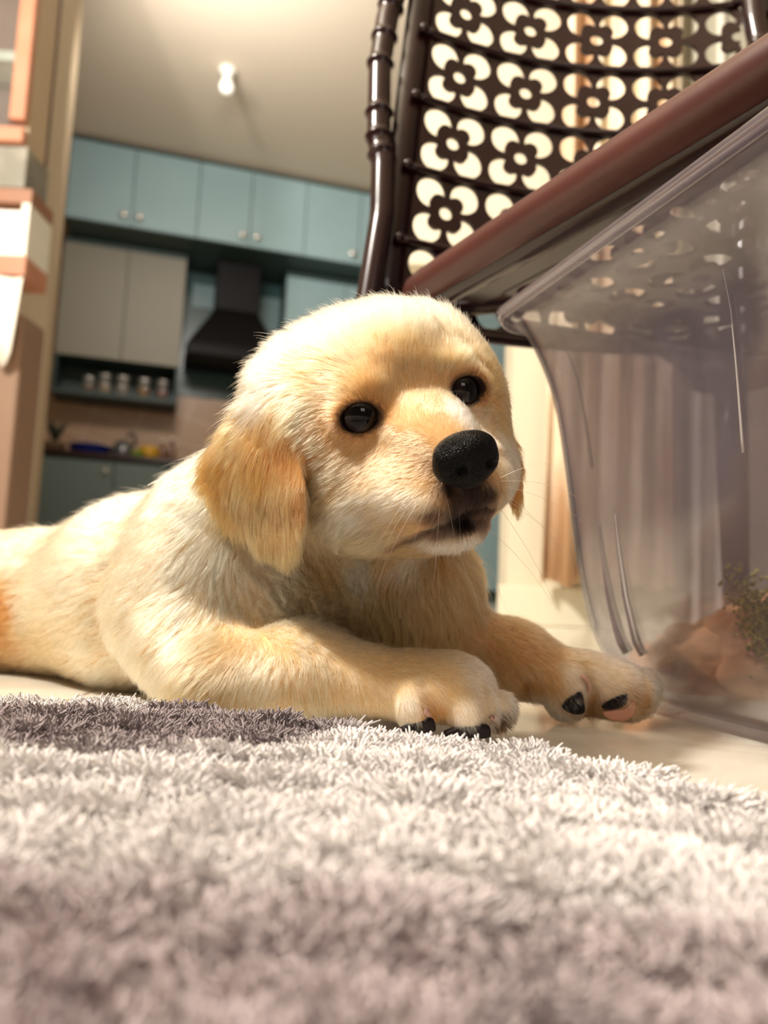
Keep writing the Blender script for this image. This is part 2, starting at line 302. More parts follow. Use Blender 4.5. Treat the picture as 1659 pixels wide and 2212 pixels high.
n = 24; v = []; f = []; cx_ = Y(50, 640)[0]
for i in range(n+1):
    u = i/n; x = cx_-.45*(1-u)
    zb_ = Y(20, 600)[2]-.001; drop = .10+.18*max(0, 1-abs(u-.93)/.25)
    v.append((x, YD-.01+.012*math.sin(u*22), zb_)); v.append((x-.01, YD-.012+.02*math.sin(u*22+.5), zb_-drop))
for i in range(n): f.append((2*i, 2*i+2, 2*i+3, 2*i+1))
o = meshobj('cloth', v, f, mat('white_cloth', srgb(250, 244, 232), .8), None, True); so = o.modifiers.new('s', 'SOLIDIFY'); so.thickness = .004; tag(o, 'white cloth hanging from the niche at the left edge', 'cloth')

# ------------------------------------------------------------------ right: nearer cream wall with skirting and striped curtain
YR = 1.78
xw = (Y(1106, 750, YR)[0]+Y(1096, 1250, YR)[0])/2
xh = Y(866, 300, YR)[0]; zh = Y(1000, 575, YR)[2]
o = MB().box((xw, YR, 0), (2.4, 0, 0), (0, .12, 0), (0, 0, 2.999)).build('wall_right', M_cream); tag(o, kind='structure')
o = MB().box((xh, YR, zh), (xw-xh-.001, 0, 0), (0, .12, 0), (0, 0, 2.999-zh)).build('wall_lintel', M_cream); tag(o, kind='structure')
o = MB().box((xw-.02, YR-.03, 0), (2.4, 0, 0), (0, .029, 0), (0, 0, .088)).build('baseboard_right', mat('skirting', srgb(236, 228, 204), .5), bevel=.003); tag(o, kind='structure')
# striped curtain
def curtain_material():
    m = mat('curtain_fabric', srgb(244, 226, 196), .9); nt = m.node_tree; b = nt.nodes['Principled BSDF']
    tc = nt.nodes.new('ShaderNodeTexCoord'); mp = nt.nodes.new('ShaderNodeMapping'); mp.inputs['Scale'].default_value = (26, 1, 2.2)
    n = nt.nodes.new('ShaderNodeTexNoise'); n.inputs['Scale'].default_value = 1; n.inputs['Detail'].default_value = 4
    r = nt.nodes.new('ShaderNodeValToRGB'); r.color_ramp.elements[0].position = .42; r.color_ramp.elements[1].position = .66
    r.color_ramp.elements[0].color = srgb(250, 238, 214); r.color_ramp.elements[1].color = srgb(208, 166, 126)
    nt.links.new(tc.outputs['Object'], mp.inputs['Vector']); nt.links.new(mp.outputs['Vector'], n.inputs['Vector']); nt.links.new(n.outputs['Fac'], r.inputs['Fac']); nt.links.new(r.outputs['Color'], b.inputs['Base Color']); return m
x0 = Y(1172, 1200, YR-.09)[0]; x1 = Y(1475, 200, YR-.09)[0]; v = []; f = []; n = 160
for i in range(n+1):
    u = i/n; x = x0+(x1-x0)*u; yy = YR-.09+.022*math.sin(u*34)+.01*math.sin(u*81)
    zz = .095+.008*math.sin(u*29)
    for j in range(8): t = j/7; v.append((x+(.02*math.sin(t*3) if i == 0 else .006*math.sin(t*5+u*9)), yy+(.004*math.sin(t*7+u*20)), zz+(2.5-zz)*t))
for i in range(n):
    for j in range(7): f.append((i*8+j, (i+1)*8+j, (i+1)*8+j+1, i*8+j+1))
o = meshobj('curtain', v, f, curtain_material(), None, True); s_ = o.modifiers.new('s', 'SOLIDIFY'); s_.thickness = .002; tag(o, 'cream curtain with brown vertical stripes hanging behind the chair', 'curtain')
o = MB().tube([(x0-.05, YR-.09, 2.52), (x1+.05, YR-.09, 2.52)], .012, 12).build('curtain_rod', M_chrome, None, True); tag(o, 'thin rod carrying the striped curtain', 'curtain rod')
# grey door leaf with pale edge strips beyond the curtain
x2 = Y(1480, 200, YR)[0]
o = MB().box((x2, YR-.05, .0), (.9, 0, 0), (0, .049, 0), (0, 0, 2.1)).build('door_1', mat('grey_door', srgb(176, 172, 156), .5)); tag(o, kind='structure')
for px in (1508, 1555):
    xx = Y(px, 150, YR-.05)[0]; o = MB().box((xx-.008, YR-.062, .0), (.016, 0, 0), (0, .0115, 0), (0, 0, 2.1)).build('trim_2', M_white, bevel=.003); tag(o, kind='structure')

# ------------------------------------------------------------------ brown plastic chair
M_chair = mat('brown_chair_plastic', srgb(38, 13, 12), .22, spec=.5, noise=(srgb(33, 10, 10), 30, .3, .7))
M_seat = mat('worn_brown_plastic', srgb(84, 44, 36), .38, spec=.5, noise=(srgb(64, 31, 25), 9, .35, .7), bump=('noise', 60, .15, .002))
def cell(hw=.5):
    """one unit cell (side 1, centred) with a centre hole and four crescents; returns 2-D verts and triangles"""
    pts = []; loops = []
    def loop(p): n0 = len(pts); pts.extend(p); loops.append([(n0+i, n0+(i+1) % len(p)) for i in range(len(p))]); return p
    N = 8
    e = [i/N-.5 for i in range(N)]
    border = [(a, -.5) for a in e]+[(.5, a) for a in e]+[(-a, .5) for a in e]+[(-.5, -a) for a in e]
    loop(border); holes = []
    c = [(.094*math.cos(t), .094*math.sin(t)) for t in np.linspace(0, 2*PI, 20, endpoint=False)]; holes.append(loop(c))
    R, D, r2, d2 = .206, .262*math.sqrt(2)/math.sqrt(2)*1.0, .115, .135
    for q in range(4):
        a = PI/4+q*PI/2; ca, sa = math.cos(a), math.sin(a); D_ = .345
        # outer circle centred at distance D_, bite circle centred nearer the flower's heart
        out = []
        db = D_-.17; rb = .115
        for t in np.linspace(0, 2*PI, 200, endpoint=False):
            x = D_+R*math.cos(t); y = R*math.sin(t)
            if math.hypot(x-db, y) > rb: out.append((t, x, y))
        # order so that the arc starts right after the bite
        ts = [t for t, _, _ in out]; gap = max(range(len(ts)), key=lambda i: (ts[(i+1) % len(ts)]-ts[i]) % (2*PI))
        out = out[gap+1:]+out[:gap+1]; arc = [(x, y) for _, x, y in out][::7]
        x_, y_ = arc[-1]; a1 = math.atan2(y_, x_-db); x_, y_ = arc[0]; a0 = math.atan2(y_, x_-db)
        # walk the bite circle on the side inside the petal (through angle 0)
        bt_ = [(db+rb*math.cos(t), rb*math.sin(t)) for t in np.linspace(a1, a0, 9)[1:-1]]
        ring = arc+bt_
        holes.append(loop([(x*ca-y*sa, x*sa+y*ca) for x, y in ring]))
    grid = [(x, y) for x in np.linspace(-.44, .44, 7) for y in np.linspace(-.44, .44, 7)]
    pts.extend(grid)
    edges = [e_ for l in loops for e_ in l]
    V, E_, T, *_ = delaunay_2d_cdt([Vector(p) for p in pts], edges, [], 0, 1e-6)
    def inside(p, poly):
        r = False; x, y = p; j = len(poly)-1
        for i in range(len(poly)):
            xi, yi = poly[i]; xj, yj = poly[j]
            if (yi > y) != (yj > y) and x < (xj-xi)*(y-yi)/(yj-yi)+xi: r = not r
            j = i
        return r
    tri = []
    for t in T:
        c_ = ((V[t[0]][0]+V[t[1]][0]+V[t[2]][0])/3, (V[t[0]][1]+V[t[1]][1]+V[t[2]][1])/3)
        if not any(inside(c_, h) for h in holes): tri.append(tuple(t))
    return [(v[0], v[1]) for v in V], tri
CELL = cell()
def flower_panel(name, ncol, nrow, fn, m, parent, thick, half_last=False, solid=None):
    """fn maps (u, v) in cells to a 3-D point"""
    V, T = CELL; v = []; f = []
    for i in range(ncol):
        for j in range(nrow):
            n0 = len(v); v += [fn(i+.5+x, j+.5+y) for x, y in V]; f += [tuple(q+n0 for q in t) for t in T if not (half_last and i == ncol-1 and sum(V[q][0] for q in t)/3 > .02)]
    o = meshobj(name, v, f, m, parent)
    bm = bmesh.new(); bm.from_mesh(o.data); bmesh.ops.remove_doubles(bm, verts=bm.verts, dist=1e-5)
    bmesh.ops.recalc_face_normals(bm, faces=bm.faces); bm.to_mesh(o.data); bm.free()
    s_ = o.modifiers.new('solid', 'SOLIDIFY'); s_.thickness = thick; s_.offset = 0; s_.use_quality_normals = True
    for p in o.data.polygons: p.use_smooth = False
    return o
SB = P(868, 652, .53); SF = P(1640, 165, .295)                  # seat side rail, back corner and front
dc = SF-SB; Lr = np.linalg.norm(dc); dcn = dc/Lr
SF = SB+dcn*.37
perp = np.array([-dcn[1], dcn[0], 0]); perp = perp/np.linalg.norm(perp)
if perp[0] < 0: perp = -perp
CHS = 1.22; SB1 = P(868, 652, .53*CHS)
chair = empty('plastic_chair', (SB[0], SB[1], SB[2]-SB1[2]/CHS)); tag(chair, 'dark brown plastic chair with flower cut-outs standing over the clear bin', 'chair')
# seat rim (rounded rail all round) and seat panel
cr = SB+perp*.33; cf = SF+perp*.33
def corner(a, b, c, r=.035, n=6):
    u = (a-b)/np.linalg.norm(a-b); w_ = (c-b)/np.linalg.norm(c-b); return [((1-t)**2)*(b+u*r)+2*t*(1-t)*b+t*t*(b+w_*r) for t in np.linspace(0, 1, n)]
arch = np.array([0, 0, .045]); rail = [SB+perp*(.33*t)+arch*math.sin(PI*min(1, t*1.6)*.5 if t < .5 else PI*min(1, (1-t)*1.6)*.5) for t in np.linspace(.62, .10, 7)]+corner(SB+perp*.035+arch*.05, SB, SF)+[SB+dcn*x for x in np.linspace(.06, .31, 8)]+corner(SB, SF, cf)+corner(SF, cf, cr)+corner(cf, cr, SB)+[SB+perp*(.33*t)+arch*math.sin(PI*min(1, t*1.6)*.5 if t < .5 else PI*min(1, (1-t)*1.6)*.5) for t in np.linspace(.88, .70, 3)]
rail.append(rail[0])
mb = MB(); mb.tube(rail, .0118, 24, cap=False); mb.build('seat_rim', M_seat, chair, True)
mb = MB(); lip = [p+np.array([0, 0, -.016])+0*perp for p in rail]
ctr = (SB+cf)/2
lip = [p+(ctr-p)/np.linalg.norm(ctr-p)*.007+np.array([0, 0, -.009]) for p in rail]
mb.tube(lip, .0075, 12, cap=False); mb.build('seat_lip', M_chair, chair, True)
flower_panel('seat', 5, 5, lambda u, v: SB+dcn*(.045+u*.063)+perp*(.052+v*.0535)+np.array([0, 0, .004-.006*math.sin(PI*u/5)*math.sin(PI*v/5)]), M_chair, chair, .003)
v_ = [SB+dcn*.02+perp*.004, SB+dcn*.02+perp*.0525, SF-dcn*.01+perp*.0525, SF-dcn*.01+perp*.004]; o = meshobj('seat_border', [q+np.array([0, 0, .003]) for q in v_], [(0, 1, 2, 3)], M_chair, chair); s_ = o.modifiers.new('s', 'SOLIDIFY'); s_.thickness = .003
# backrest
th0, th1 = math.radians(25), math.radians(-17)
cw_ = .0570
Bo = P(876, 645, .548)-np.array([.0075, .003, 0])
upv = np.array([.065, .14, 1.0]); upv = upv/np.linalg.norm(upv)
def arc(s):
    n = max(2, int(abs(s)/.004)+2); ss = np.linspace(0, s, n); th = th0+(th1-th0)*np.clip(ss/.275, -1, 1.3)
    c, s_ = np.cos(th), np.sin(th); h = (ss[1]-ss[0]) if n > 1 else 0
    return np.array([np.sum((c[1:]+c[:-1])/2)*h, np.sum((s_[1:]+s_[:-1])/2)*h, 0])
_tab = [arc(s) for s in np.linspace(0, .34, 171)]
def arcq(s):
    i = min(max(s, 0)/.002, 169.999); k = int(i); return _tab[k]*(1-(i-k))+_tab[k+1]*(i-k)
vrow = .0610
v_off = -.0165
def back(u, v): return Bo+arcq(.004+u*cw_)+upv*(v_off+v*vrow)
NR = 6
flower_panel('backrest', 5, NR, back, M_chair, chair, .003, half_last=True)
# flat border left of the holes and below, ribs, knobs
def strip(name, f0, f1, n, thick, m=M_chair):
    v = []; f = []
    for i in range(n+1): t = i/n; v += [f0(t), f1(t)]
    for i in range(n): f.append((2*i, 2*i+2, 2*i+3, 2*i+1))
    o = meshobj(name, v, f, m, chair, True); s_ = o.modifiers.new('s', 'SOLIDIFY'); s_.thickness = thick; s_.offset = 0; return o
leftv = (np.array([-.9, -.45, 0]))/1.0
strip('back_border', lambda t: back(0, t*NR-.3*0), lambda t: back(0, t*NR)-np.array([.020, .006, 0]), 12, .003)
front = np.array([.12, -.99, 0])
for j in range(NR+1):
    mb = MB(); pts = [back(u, j)+front*.003-(np.array([.006, .002, 0]) if u == 0 else 0) for u in [0, .02]+list(np.linspace(.2, 4.5, 22))]
    mb.tube(pts, .0030, 10); mb.lathe(pts[0]+front*.001, [(.001, -.002), (.0038, -.001), (.0042, .002), (.002, .0045)], 12, front); mb.build('rib', M_chair, chair, True)
# stiles: left one with turned rings, right one plain
def stile(side):
    pts = []; rad = []
    H = [(-.045, 0), (-.02, 0), (.02, -.0), (.05, .0), (.09, .001), (.14, .002), (.165, .0045), (.18, .004), (.2, .002), (.24, .0), (.26, .0), (.29, .003), (.33, .01), (.37, .014)]
    zs = [(s_, 0) for s_ in np.linspace(-.03, .40, 60)]
    for s_, _ in zs:
        o_ = np.interp(s_, [-.03, .06, .105, .125, .19, .235, .27, .40], [.0, .003, -.001, -.0065, -.0125, -.0115, -.006, .004])
        base = back(0, 0)-np.array([.0225, .009, 0]) if side < 0 else back(4.56, 0)+np.array([0, -.006, 0])
        p = base+upv*(s_-v_off-.0)+np.array([o_ if side < 0 else -o_, 0, 0])
        r = .0088
        for k in (.158, .171, .189, .207, .222, .235):
            r += .0022*math.exp(-((s_-k)/.0022)**2)
        pts.append(p); rad.append(r)
    pts2 = []; rad2 = []
    for i in range(len(pts)-1):
        for t in np.linspace(0, 1, 5)[:-1]: pts2.append(pts[i]*(1-t)+pts[i+1]*t)
    s_all = np.linspace(-.03, .40, len(pts2)+1)[:-1]
    rad2 = [.0088+sum(.0021*math.exp(-((s_-k)/.0018)**2) for k in (.112, .126, .147, .19, .215, .243)) for s_ in s_all]
    mb = MB(); mb.tube(pts2, rad2, 24); mb.build('stile', M_chair, chair, True)
    return pts[0]
sl = stile(-1); sr = stile(1)
# arm-side slotted bracket beyond the right stile
mb = MB()
bb = back(4.56, 0)+np.array([.012, -.004, 0])
for k in range(5): mb.box(bb+upv*(.06*k), np.array([.004, .0, 0]), np.array([0, .004, 0]), upv*.058); mb.box(bb+upv*(.06*k)+np.array([.018, 0, 0]), np.array([.004, 0, 0]), np.array([0, .004, 0]), upv*.058)
for k in range(6): mb.box(bb+upv*(.06*k-.003), np.array([.024, 0, 0]), np.array([0, .004, 0]), upv*.006)
mb.box(bb+np.array([0, .0042, 0]), np.array([.03, 0, 0]), np.array([0, .003, 0]), upv*.33)
mb.build('slotted_bracket', M_chair, chair)
# top rail of the back
mb = MB(); mb.tube([sl+upv*.425+np.array([.004, 0, 0])]+[back(u, NR)+upv*.012 for u in np.linspace(0, 4.6, 14)]+[sr+upv*.42], .010, 16); mb.build('top_rail', M_chair, chair, True)
# lower back skirt joining back and seat, legs
strip('back_skirt', lambda t: back(t*4.6, 0)-(np.array([.02, .006, 0]) if t == 0 else 0), lambda t: back(t*4.6, -.12)-(np.array([.02, .006, 0]) if t == 0 else 0), 20, .003)
for top, spl in ((SB+dcn*.02+perp*.012, np.array([-.012, .045, 0])), (cr+dcn*.02-perp*.012, np.array([.03, .05, 0])), (SF-dcn*.02+perp*.012, np.array([.02, -.02, 0])), (cf-dcn*.02-perp*.012, np.array([.04, -.01, 0]))):
    mb = MB(); bt_ = np.array([top[0]+spl[0], top[1]+spl[1], chair.location[2]+.001]); mb.tube([top+np.array([0, 0, -.008]), top*.6+bt_*.4, bt_], [.014, .013, .010], 18); mb.build('leg', M_chair, chair, True)

chair.location = (SB1[0], SB1[1], 0); chair.scale = (CHS,)*3

# ------------------------------------------------------------------ clear plastic bin
def plastic_material():
    m = bpy.data.materials.new('cloudy_clear_plastic'); m.use_nodes = True; nt = m.node_tree; nt.nodes.clear()
    out = nt.nodes.new('ShaderNodeOutputMaterial'); tr = nt.nodes.new('ShaderNodeBsdfTransparent'); tr.inputs[0].default_value = (.87, .86, .89, 1)
    di = nt.nodes.new('ShaderNodeBsdfDiffuse'); di.inputs[0].default_value = srgb(160, 148, 156); tl = nt.nodes.new('ShaderNodeBsdfTranslucent'); tl.inputs[0].default_value = srgb(150, 138, 142)
    gl = nt.nodes.new('ShaderNodeBsdfGlossy'); gl.inputs['Roughness'].default_value = .12
    m1 = nt.nodes.new('ShaderNodeMixShader'); m1.inputs[0].default_value = .5; nt.links.new(di.outputs[0], m1.inputs[1]); nt.links.new(tl.outputs[0], m1.inputs[2])
    tc = nt.nodes.new('ShaderNodeTexCoord'); n = nt.nodes.new('ShaderNodeTexNoise'); n.inputs['Scale'].default_value = 18; n.inputs['Detail'].default_value = 7
    mp = nt.nodes.new('ShaderNodeMapping'); mp.inputs['Scale'].default_value = (3, 3, .6); nt.links.new(tc.outputs['Object'], mp.inputs[0]); nt.links.new(mp.outputs[0], n.inputs['Vector'])
    mr = nt.nodes.new('ShaderNodeMapRange'); mr.inputs['From Min'].default_value = .3; mr.inputs['From Max'].default_value = .7; mr.inputs['To Min'].default_value = .19; mr.inputs['To Max'].default_value = .33
    nt.links.new(n.outputs['Fac'], mr.inputs['Value'])
    m2 = nt.nodes.new('ShaderNodeMixShader'); sx_ = nt.nodes.new('ShaderNodeSeparateXYZ'); nt.links.new(tc.outputs['Object'], sx_.inputs[0])
    mz = nt.nodes.new('ShaderNodeMapRange'); mz.inputs['From Min'].default_value = .06; mz.inputs['From Max'].default_value = .13; mz.inputs['To Min'].default_value = .30; mz.inputs['To Max'].default_value = 1.0; nt.links.new(sx_.outputs['Z'], mz.inputs['Value'])
    mu = nt.nodes.new('ShaderNodeMath'); mu.operation = 'MULTIPLY'; nt.links.new(mr.outputs[0], mu.inputs[0]); nt.links.new(mz.outputs[0], mu.inputs[1]); nt.links.new(mu.outputs[0], m2.inputs[0]); nt.links.new(tr.outputs[0], m2.inputs[1]); nt.links.new(m1.outputs[0], m2.inputs[2])
    fr = nt.nodes.new('ShaderNodeLayerWeight'); fr.inputs['Blend'].default_value = .22
    mr2 = nt.nodes.new('ShaderNodeMapRange'); mr2.inputs['To Min'].default_value = .03; mr2.inputs['To Max'].default_value = .75; nt.links.new(fr.outputs['Facing'], mr2.inputs['Value'])
    m3 = nt.nodes.new('ShaderNodeMixShader'); nt.links.new(mr2.outputs[0], m3.inputs[0]); nt.links.new(m2.outputs[0], m3.inputs[1]); nt.links.new(gl.outputs[0], m3.inputs[2])
    nt.links.new(m3.outputs[0], out.inputs[0]); return m
M_bin = plastic_material()
A = P(1066, 680, .55); B_ = P(1659, 240, .31)
bd = B_-A; zr = (A[2]+B_[2])/2; bd[2] = 0; bd = bd/np.linalg.norm(bd); bp_ = np.array([-bd[1], bd[0], 0])
if bp_[0] < 0: bp_ = -bp_
A[2] = 0
bin_ = empty('storage_bin', (A[0], A[1], 0)); tag(bin_, 'scratched clear plastic storage bin on the floor under the brown chair', 'bin')
LB, WB = .32, .31
prof = [(zr-.012, -.004, 0), (zr-.011, -.005, .0), (zr, -.005, 0), (zr, .006, .002), (zr-.012, .010, .004), (zr-.02, .0145, .006), (zr-.038, .022, .009), (zr-.06, .029, .013), (zr-.09, .0335, .016), (.14, .038, .019), (.10, .042, .022), (.07, .046, .025), (.045, .051, .029), (.03, .058, .034), (.018, .068, .042), (.008, .083, .054), (.002, .104, .072)]
def binring(z, ia, ib, n=9):
    """rounded rectangle: long sides inset ia, short sides inset ib"""
    x0, x1, y0, y1 = ib, LB-ib*.8, ia, WB-ia*.8; r = min(.028+.25*ia, (y1-y0)/2.2, (x1-x0)/2.2); r = max(r, .02)
    out = []
    for cx, cy, a0 in ((x1-r, y1-r, 0), (x0+r, y1-r, PI/2), (x0+r, y0+r, PI), (x1-r, y0+r, 1.5*PI)):
        for k in range(n):
            a = a0+PI/2*k/(n-1); out.append((cx+r*math.cos(a), cy+r*math.sin(a)))
    # densify straight runs
    res = []
    for i in range(len(out)):
        p, q = out[i], out[(i+1) % len(out)]; res.append(p)
        if i % n == n-1:
            for k in range(1, 12): t = k/12; res.append((p[0]+(q[0]-p[0])*t, p[1]+(q[1]-p[1])*t))
    return [np.array([A[0], A[1], 0])+bd*x+bp_*y+np.array([0, 0, z]) for x, y in res]
v = []; f = []; rings = [binring(*p) for p in prof]; n = len(rings[0])
# pressed vertical flutes in the lower half of the side walls
for ri, ((z, ia, ib), R_) in enumerate(zip(prof, rings)):
    cc = sum(R_)/n
    for k, p in enumerate(R_):
        rel = p-np.array([A[0], A[1], 0]); x = np.dot(rel, bd); 
        v.append(p)
for i in range(len(rings)-1):
    for k in range(n): f.append((i*n+k, i*n+(k+1) % n, (i+1)*n+(k+1) % n, (i+1)*n+k))
f.append(tuple((len(rings)-1)*n+k for k in range(n)))
o = meshobj('bin_body', v, f, M_bin, bin_, True); s_ = o.modifiers.new('sub', 'SUBSURF'); s_.levels = s_.render_levels = 2
s_ = o.modifiers.new('solid', 'SOLIDIFY'); s_.thickness = .002; s_.offset = -1
# thick moulded edge under the rim, corner ribs and flutes drawn as dark and bright lines
rr = binring(zr-.006, -.005, 0); rr.append(rr[0]); MB().tube(rr, .0030, 10, cap=False).build('rim_bead', M_bin, bin_, True)
def wallpt(x, z, side='long', out=.001):
    zz = [p[0] for p in prof[::-1]]; ia = np.interp(z, zz, [p[1] for p in prof[::-1]]); ib = np.interp(z, zz, [p[2] for p in prof[::-1]])
    if side == 'long': return np.array([A[0], A[1], 0])+bd*x+bp_*(ia-out)+np.array([0, 0, z])
    return np.array([A[0], A[1], 0])+bd*(ib-out)+bp_*x+np.array([0, 0, z])
pz = [p[0] for p in prof[2:]][::-1]
def ringpt(idx, z):
    rr_ = [R_[idx] for R_ in rings[2:]][::-1]; k = int(np.clip(np.searchsorted(pz, z), 1, len(pz)-1)); t = (z-pz[k-1])/(pz[k]-pz[k-1]); q = rr_[k-1]*(1-t)+rr_[k]*t; q = q.copy(); q[2] = z; return q
M_flute = mat('flute_shade', srgb(112, 96, 100), .25, spec=.7); M_flute.node_tree.nodes['Principled BSDF'].inputs['Alpha'].default_value = .62  # dark tint drawn in for the shaded band along each flute
M_flute2 = mat('flute_shine', srgb(205, 196, 190), .2, spec=.8); M_flute2.node_tree.nodes['Principled BSDF'].inputs['Alpha'].default_value = .6  # thin pale tubes drawn as the glint along the flutes
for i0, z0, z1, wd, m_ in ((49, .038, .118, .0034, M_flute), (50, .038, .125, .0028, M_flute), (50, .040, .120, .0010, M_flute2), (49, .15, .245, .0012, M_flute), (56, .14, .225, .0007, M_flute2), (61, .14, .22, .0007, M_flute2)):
    fl = MB(); zs_ = np.linspace(z0, z1, 14); fl.tube([ringpt(i0, z)-bp_*(.0002 if m_ is M_flute else .002)+bd*(0 if m_ is M_flute else .003) for z in zs_], [wd*(.10+.90*max(0, (z1-z)/(z1-z0))**.7) for z in zs_], 8); fl.build('flute_shading', m_, bin_, True)
fixnormals(o)
# mossy brown stone in the bin
def lumpy(center, rad, seed, amp, lvl=5):
    bm = bmesh.new(); bmesh.ops.create_icosphere(bm, subdivisions=lvl, radius=1)
    from mathutils import noise
    V = []
    for v_ in bm.verts:
        c = v_.co.normalized(); n_ = noise.fractal(c*1.6+Vector((seed, 0, 0)), 1.0, 2.0, 4)*amp; c = c*(1+n_)
        V.append((center[0]+c[0]*rad[0], center[1]+c[1]*rad[1], max(center[2]+c[2]*rad[2], .0055)))
    F_ = [tuple(v_.index for v_ in f_.verts) for f_ in bm.faces]; bm.free(); return V, F_
stc = P(1668, 1420, .545)
r = empty('stone', (stc[0], stc[1], .0055)); tag(r, 'brown rounded stone with a patch of green moss inside the clear bin', 'stone')
V, F_ = lumpy(stc, (.052, .032, .046), 3.1, .22)
M_stone = mat('brown_stone', srgb(240, 186, 138), .75, noise=(srgb(170, 112, 70), 26, .35, .72), bump=('noise', 90, .5, .003))
meshobj('stone_body', V, F_, M_stone, r, True)
st2 = P(1520, 1445, .555)
V, F_ = lumpy(st2, (.050, .026, .030), 7.7, .25); o = meshobj('bark_piece', V, F_, M_stone, None, True); tag(o, 'flatter brown piece of bark lying left of the mossy stone in the bin', 'bark')
V = []; F_ = []
mm = MB(); mc = P(1652, 1340, .508)
for i in range(420):
    a = rng.normal(size=2)*np.array([.009, .012]); b = mc+RT*a[0]+UP*a[1]-UP*a[0]*.9+FW*(.004+abs(a[0])*.3+rng.random()*.003); d = np.array([rng.normal()*.6, -1, .5+rng.normal()*.5]); d /= np.linalg.norm(d); mm.tube([b, b+d*.002, b+d*(.003+.002*rng.random())], [.0011, .0013, .0004], 5)
o = mm.build('moss', mat('moss_green', srgb(196, 182, 90), .9, noise=(srgb(112, 112, 44), 300, .4, .6)), r, True); tag(o, 'green moss', kind='stuff')

# ------------------------------------------------------------------ hair helper
def fur_material(name, rough=.5, shade=True):
    m = bpy.data.materials.new(name); m.use_nodes = True; nt = m.node_tree; nt.nodes.clear(); out = nt.nodes.new('ShaderNodeOutputMaterial')
    at = nt.nodes.new('ShaderNodeAttribute'); at.attribute_name = 'fur_color'
    h = nt.nodes.new('ShaderNodeBsdfHairPrincipled'); h.model = 'CHIANG'; h.parametrization = 'COLOR'
    nt.links.new(at.outputs['Color'], h.inputs['Color']); h.inputs['Roughness'].default_value = .38; h.inputs['Radial Roughness'].default_value = .6; h.inputs['IOR'].default_value = 1.45
    for k_, v_ in (('Random Roughness', .1), ('Random Color', 0.)):
        if k_ in h.inputs: h.inputs[k_].default_value = v_
    nt.links.new(h.outputs[0], out.inputs[0]); return m
def pile_material(name):
    m = bpy.data.materials.new(name); m.use_nodes = True; nt = m.node_tree; b = nt.nodes['Principled BSDF']
    at = nt.nodes.new('ShaderNodeAttribute'); at.attribute_name = 'fur_color'; nt.links.new(at.outputs['Color'], b.inputs['Base Color']); b.inputs['Roughness'].default_value = .9; b.inputs['Specular IOR Level'].default_value = .1
    return m
def hair_object(name, pts, rad, col, m, parent):
    """pts (N,K,3) world, rad (N,K), col (N,3)"""
    N, Kp = pts.shape[:2]; hc = bpy.data.hair_curves.new(name); hc.add_curves([Kp]*N)
    off = np.array(parent.location) if parent is not None else np.zeros(3)
    hc.attributes['position'].data.foreach_set('vector', (pts-off).astype(np.float32).ravel())
    a = hc.attributes.get('radius') or hc.attributes.new('radius', 'FLOAT', 'POINT'); a.data.foreach_set('value', rad.astype(np.float32).ravel())
    c = hc.attributes.new('fur_color', 'FLOAT_COLOR', 'CURVE'); c.data.foreach_set('color', np.concatenate([col, np.ones((N, 1))], 1).astype(np.float32).ravel())
    hc.materials.append(m); o = bpy.data.objects.new(name, hc); sc.collection.objects.link(o)
    if parent is not None: o.parent = parent
    return o
def vnoise(p, s, seed=0):
    """cheap smooth vector noise (N,3) -> (N,3) in about -1..1"""
    out = np.zeros_like(p); r = np.random.default_rng(seed)
    for k in range(5):
        kv = r.normal(size=(3, 3))*s*(1.0+.6*k); ph = r.random(3)*6.28; out += np.sin(p@kv.T+ph)/(1+.35*k)
    return out/2.2

# ------------------------------------------------------------------ shaggy rug
def rugpt(x, y, z=.012): return on_z(x, y, z)[:2]
edge = [(-.62, .60)]+[tuple(rugpt(*q)) for q in ((-300, 1490), (0, 1512), (300, 1522), (500, 1540), (700, 1566), (900, 1596), (1150, 1624), (1400, 1676), (1659, 1722))]+[(.30, .12), (.45, .02)]
edge = np.array(edge)
ex = edge[:, 0]; ey = edge[:, 1]
def rug_limit(x): return np.interp(x, ex, ey)
x_, y_ = np.meshgrid(np.linspace(-.62, .45, 150), np.linspace(0, 1, 80), indexing='ij')
lim = rug_limit(x_); yy = -.25+(lim+.25)*y_
zz = .007+.0015*vnoise(np.stack([x_, yy, x_*0], -1).reshape(-1, 3), 160, 5)[:, 0].reshape(x_.shape); zz[:, -1] = .001
v = np.stack([x_, yy, zz], -1).reshape(-1, 3); nx, ny = x_.shape
f = [(i*ny+j, (i+1)*ny+j, (i+1)*ny+j+1, i*ny+j+1) for i in range(nx-1) for j in range(ny-1)]
rug = empty('shaggy_rug', (0, 0, 0)); tag(rug, 'grey and white shaggy rug in the foreground in front of the puppy', 'rug')
meshobj('backing', v, f, mat('rug_backing', srgb(140, 130, 128), .95), rug, True)
NT = 150000
rx = rng.uniform(-.40, .33, NT*2); ry = rng.uniform(.03, 1, NT*2); lm = rug_limit(rx); ry = .03+(lm-.03)*ry**.8
keep = (np.abs(rx) < .11+ry*.62); rx = rx[keep][:NT]; ry = ry[keep][:NT]; n = len(rx)
root = np.stack([rx, ry, np.full(n, .005)], 1)
nz = vnoise(root, 150, 11); nz2 = vnoise(root, 420, 12); nz3 = vnoise(root, 55, 13)
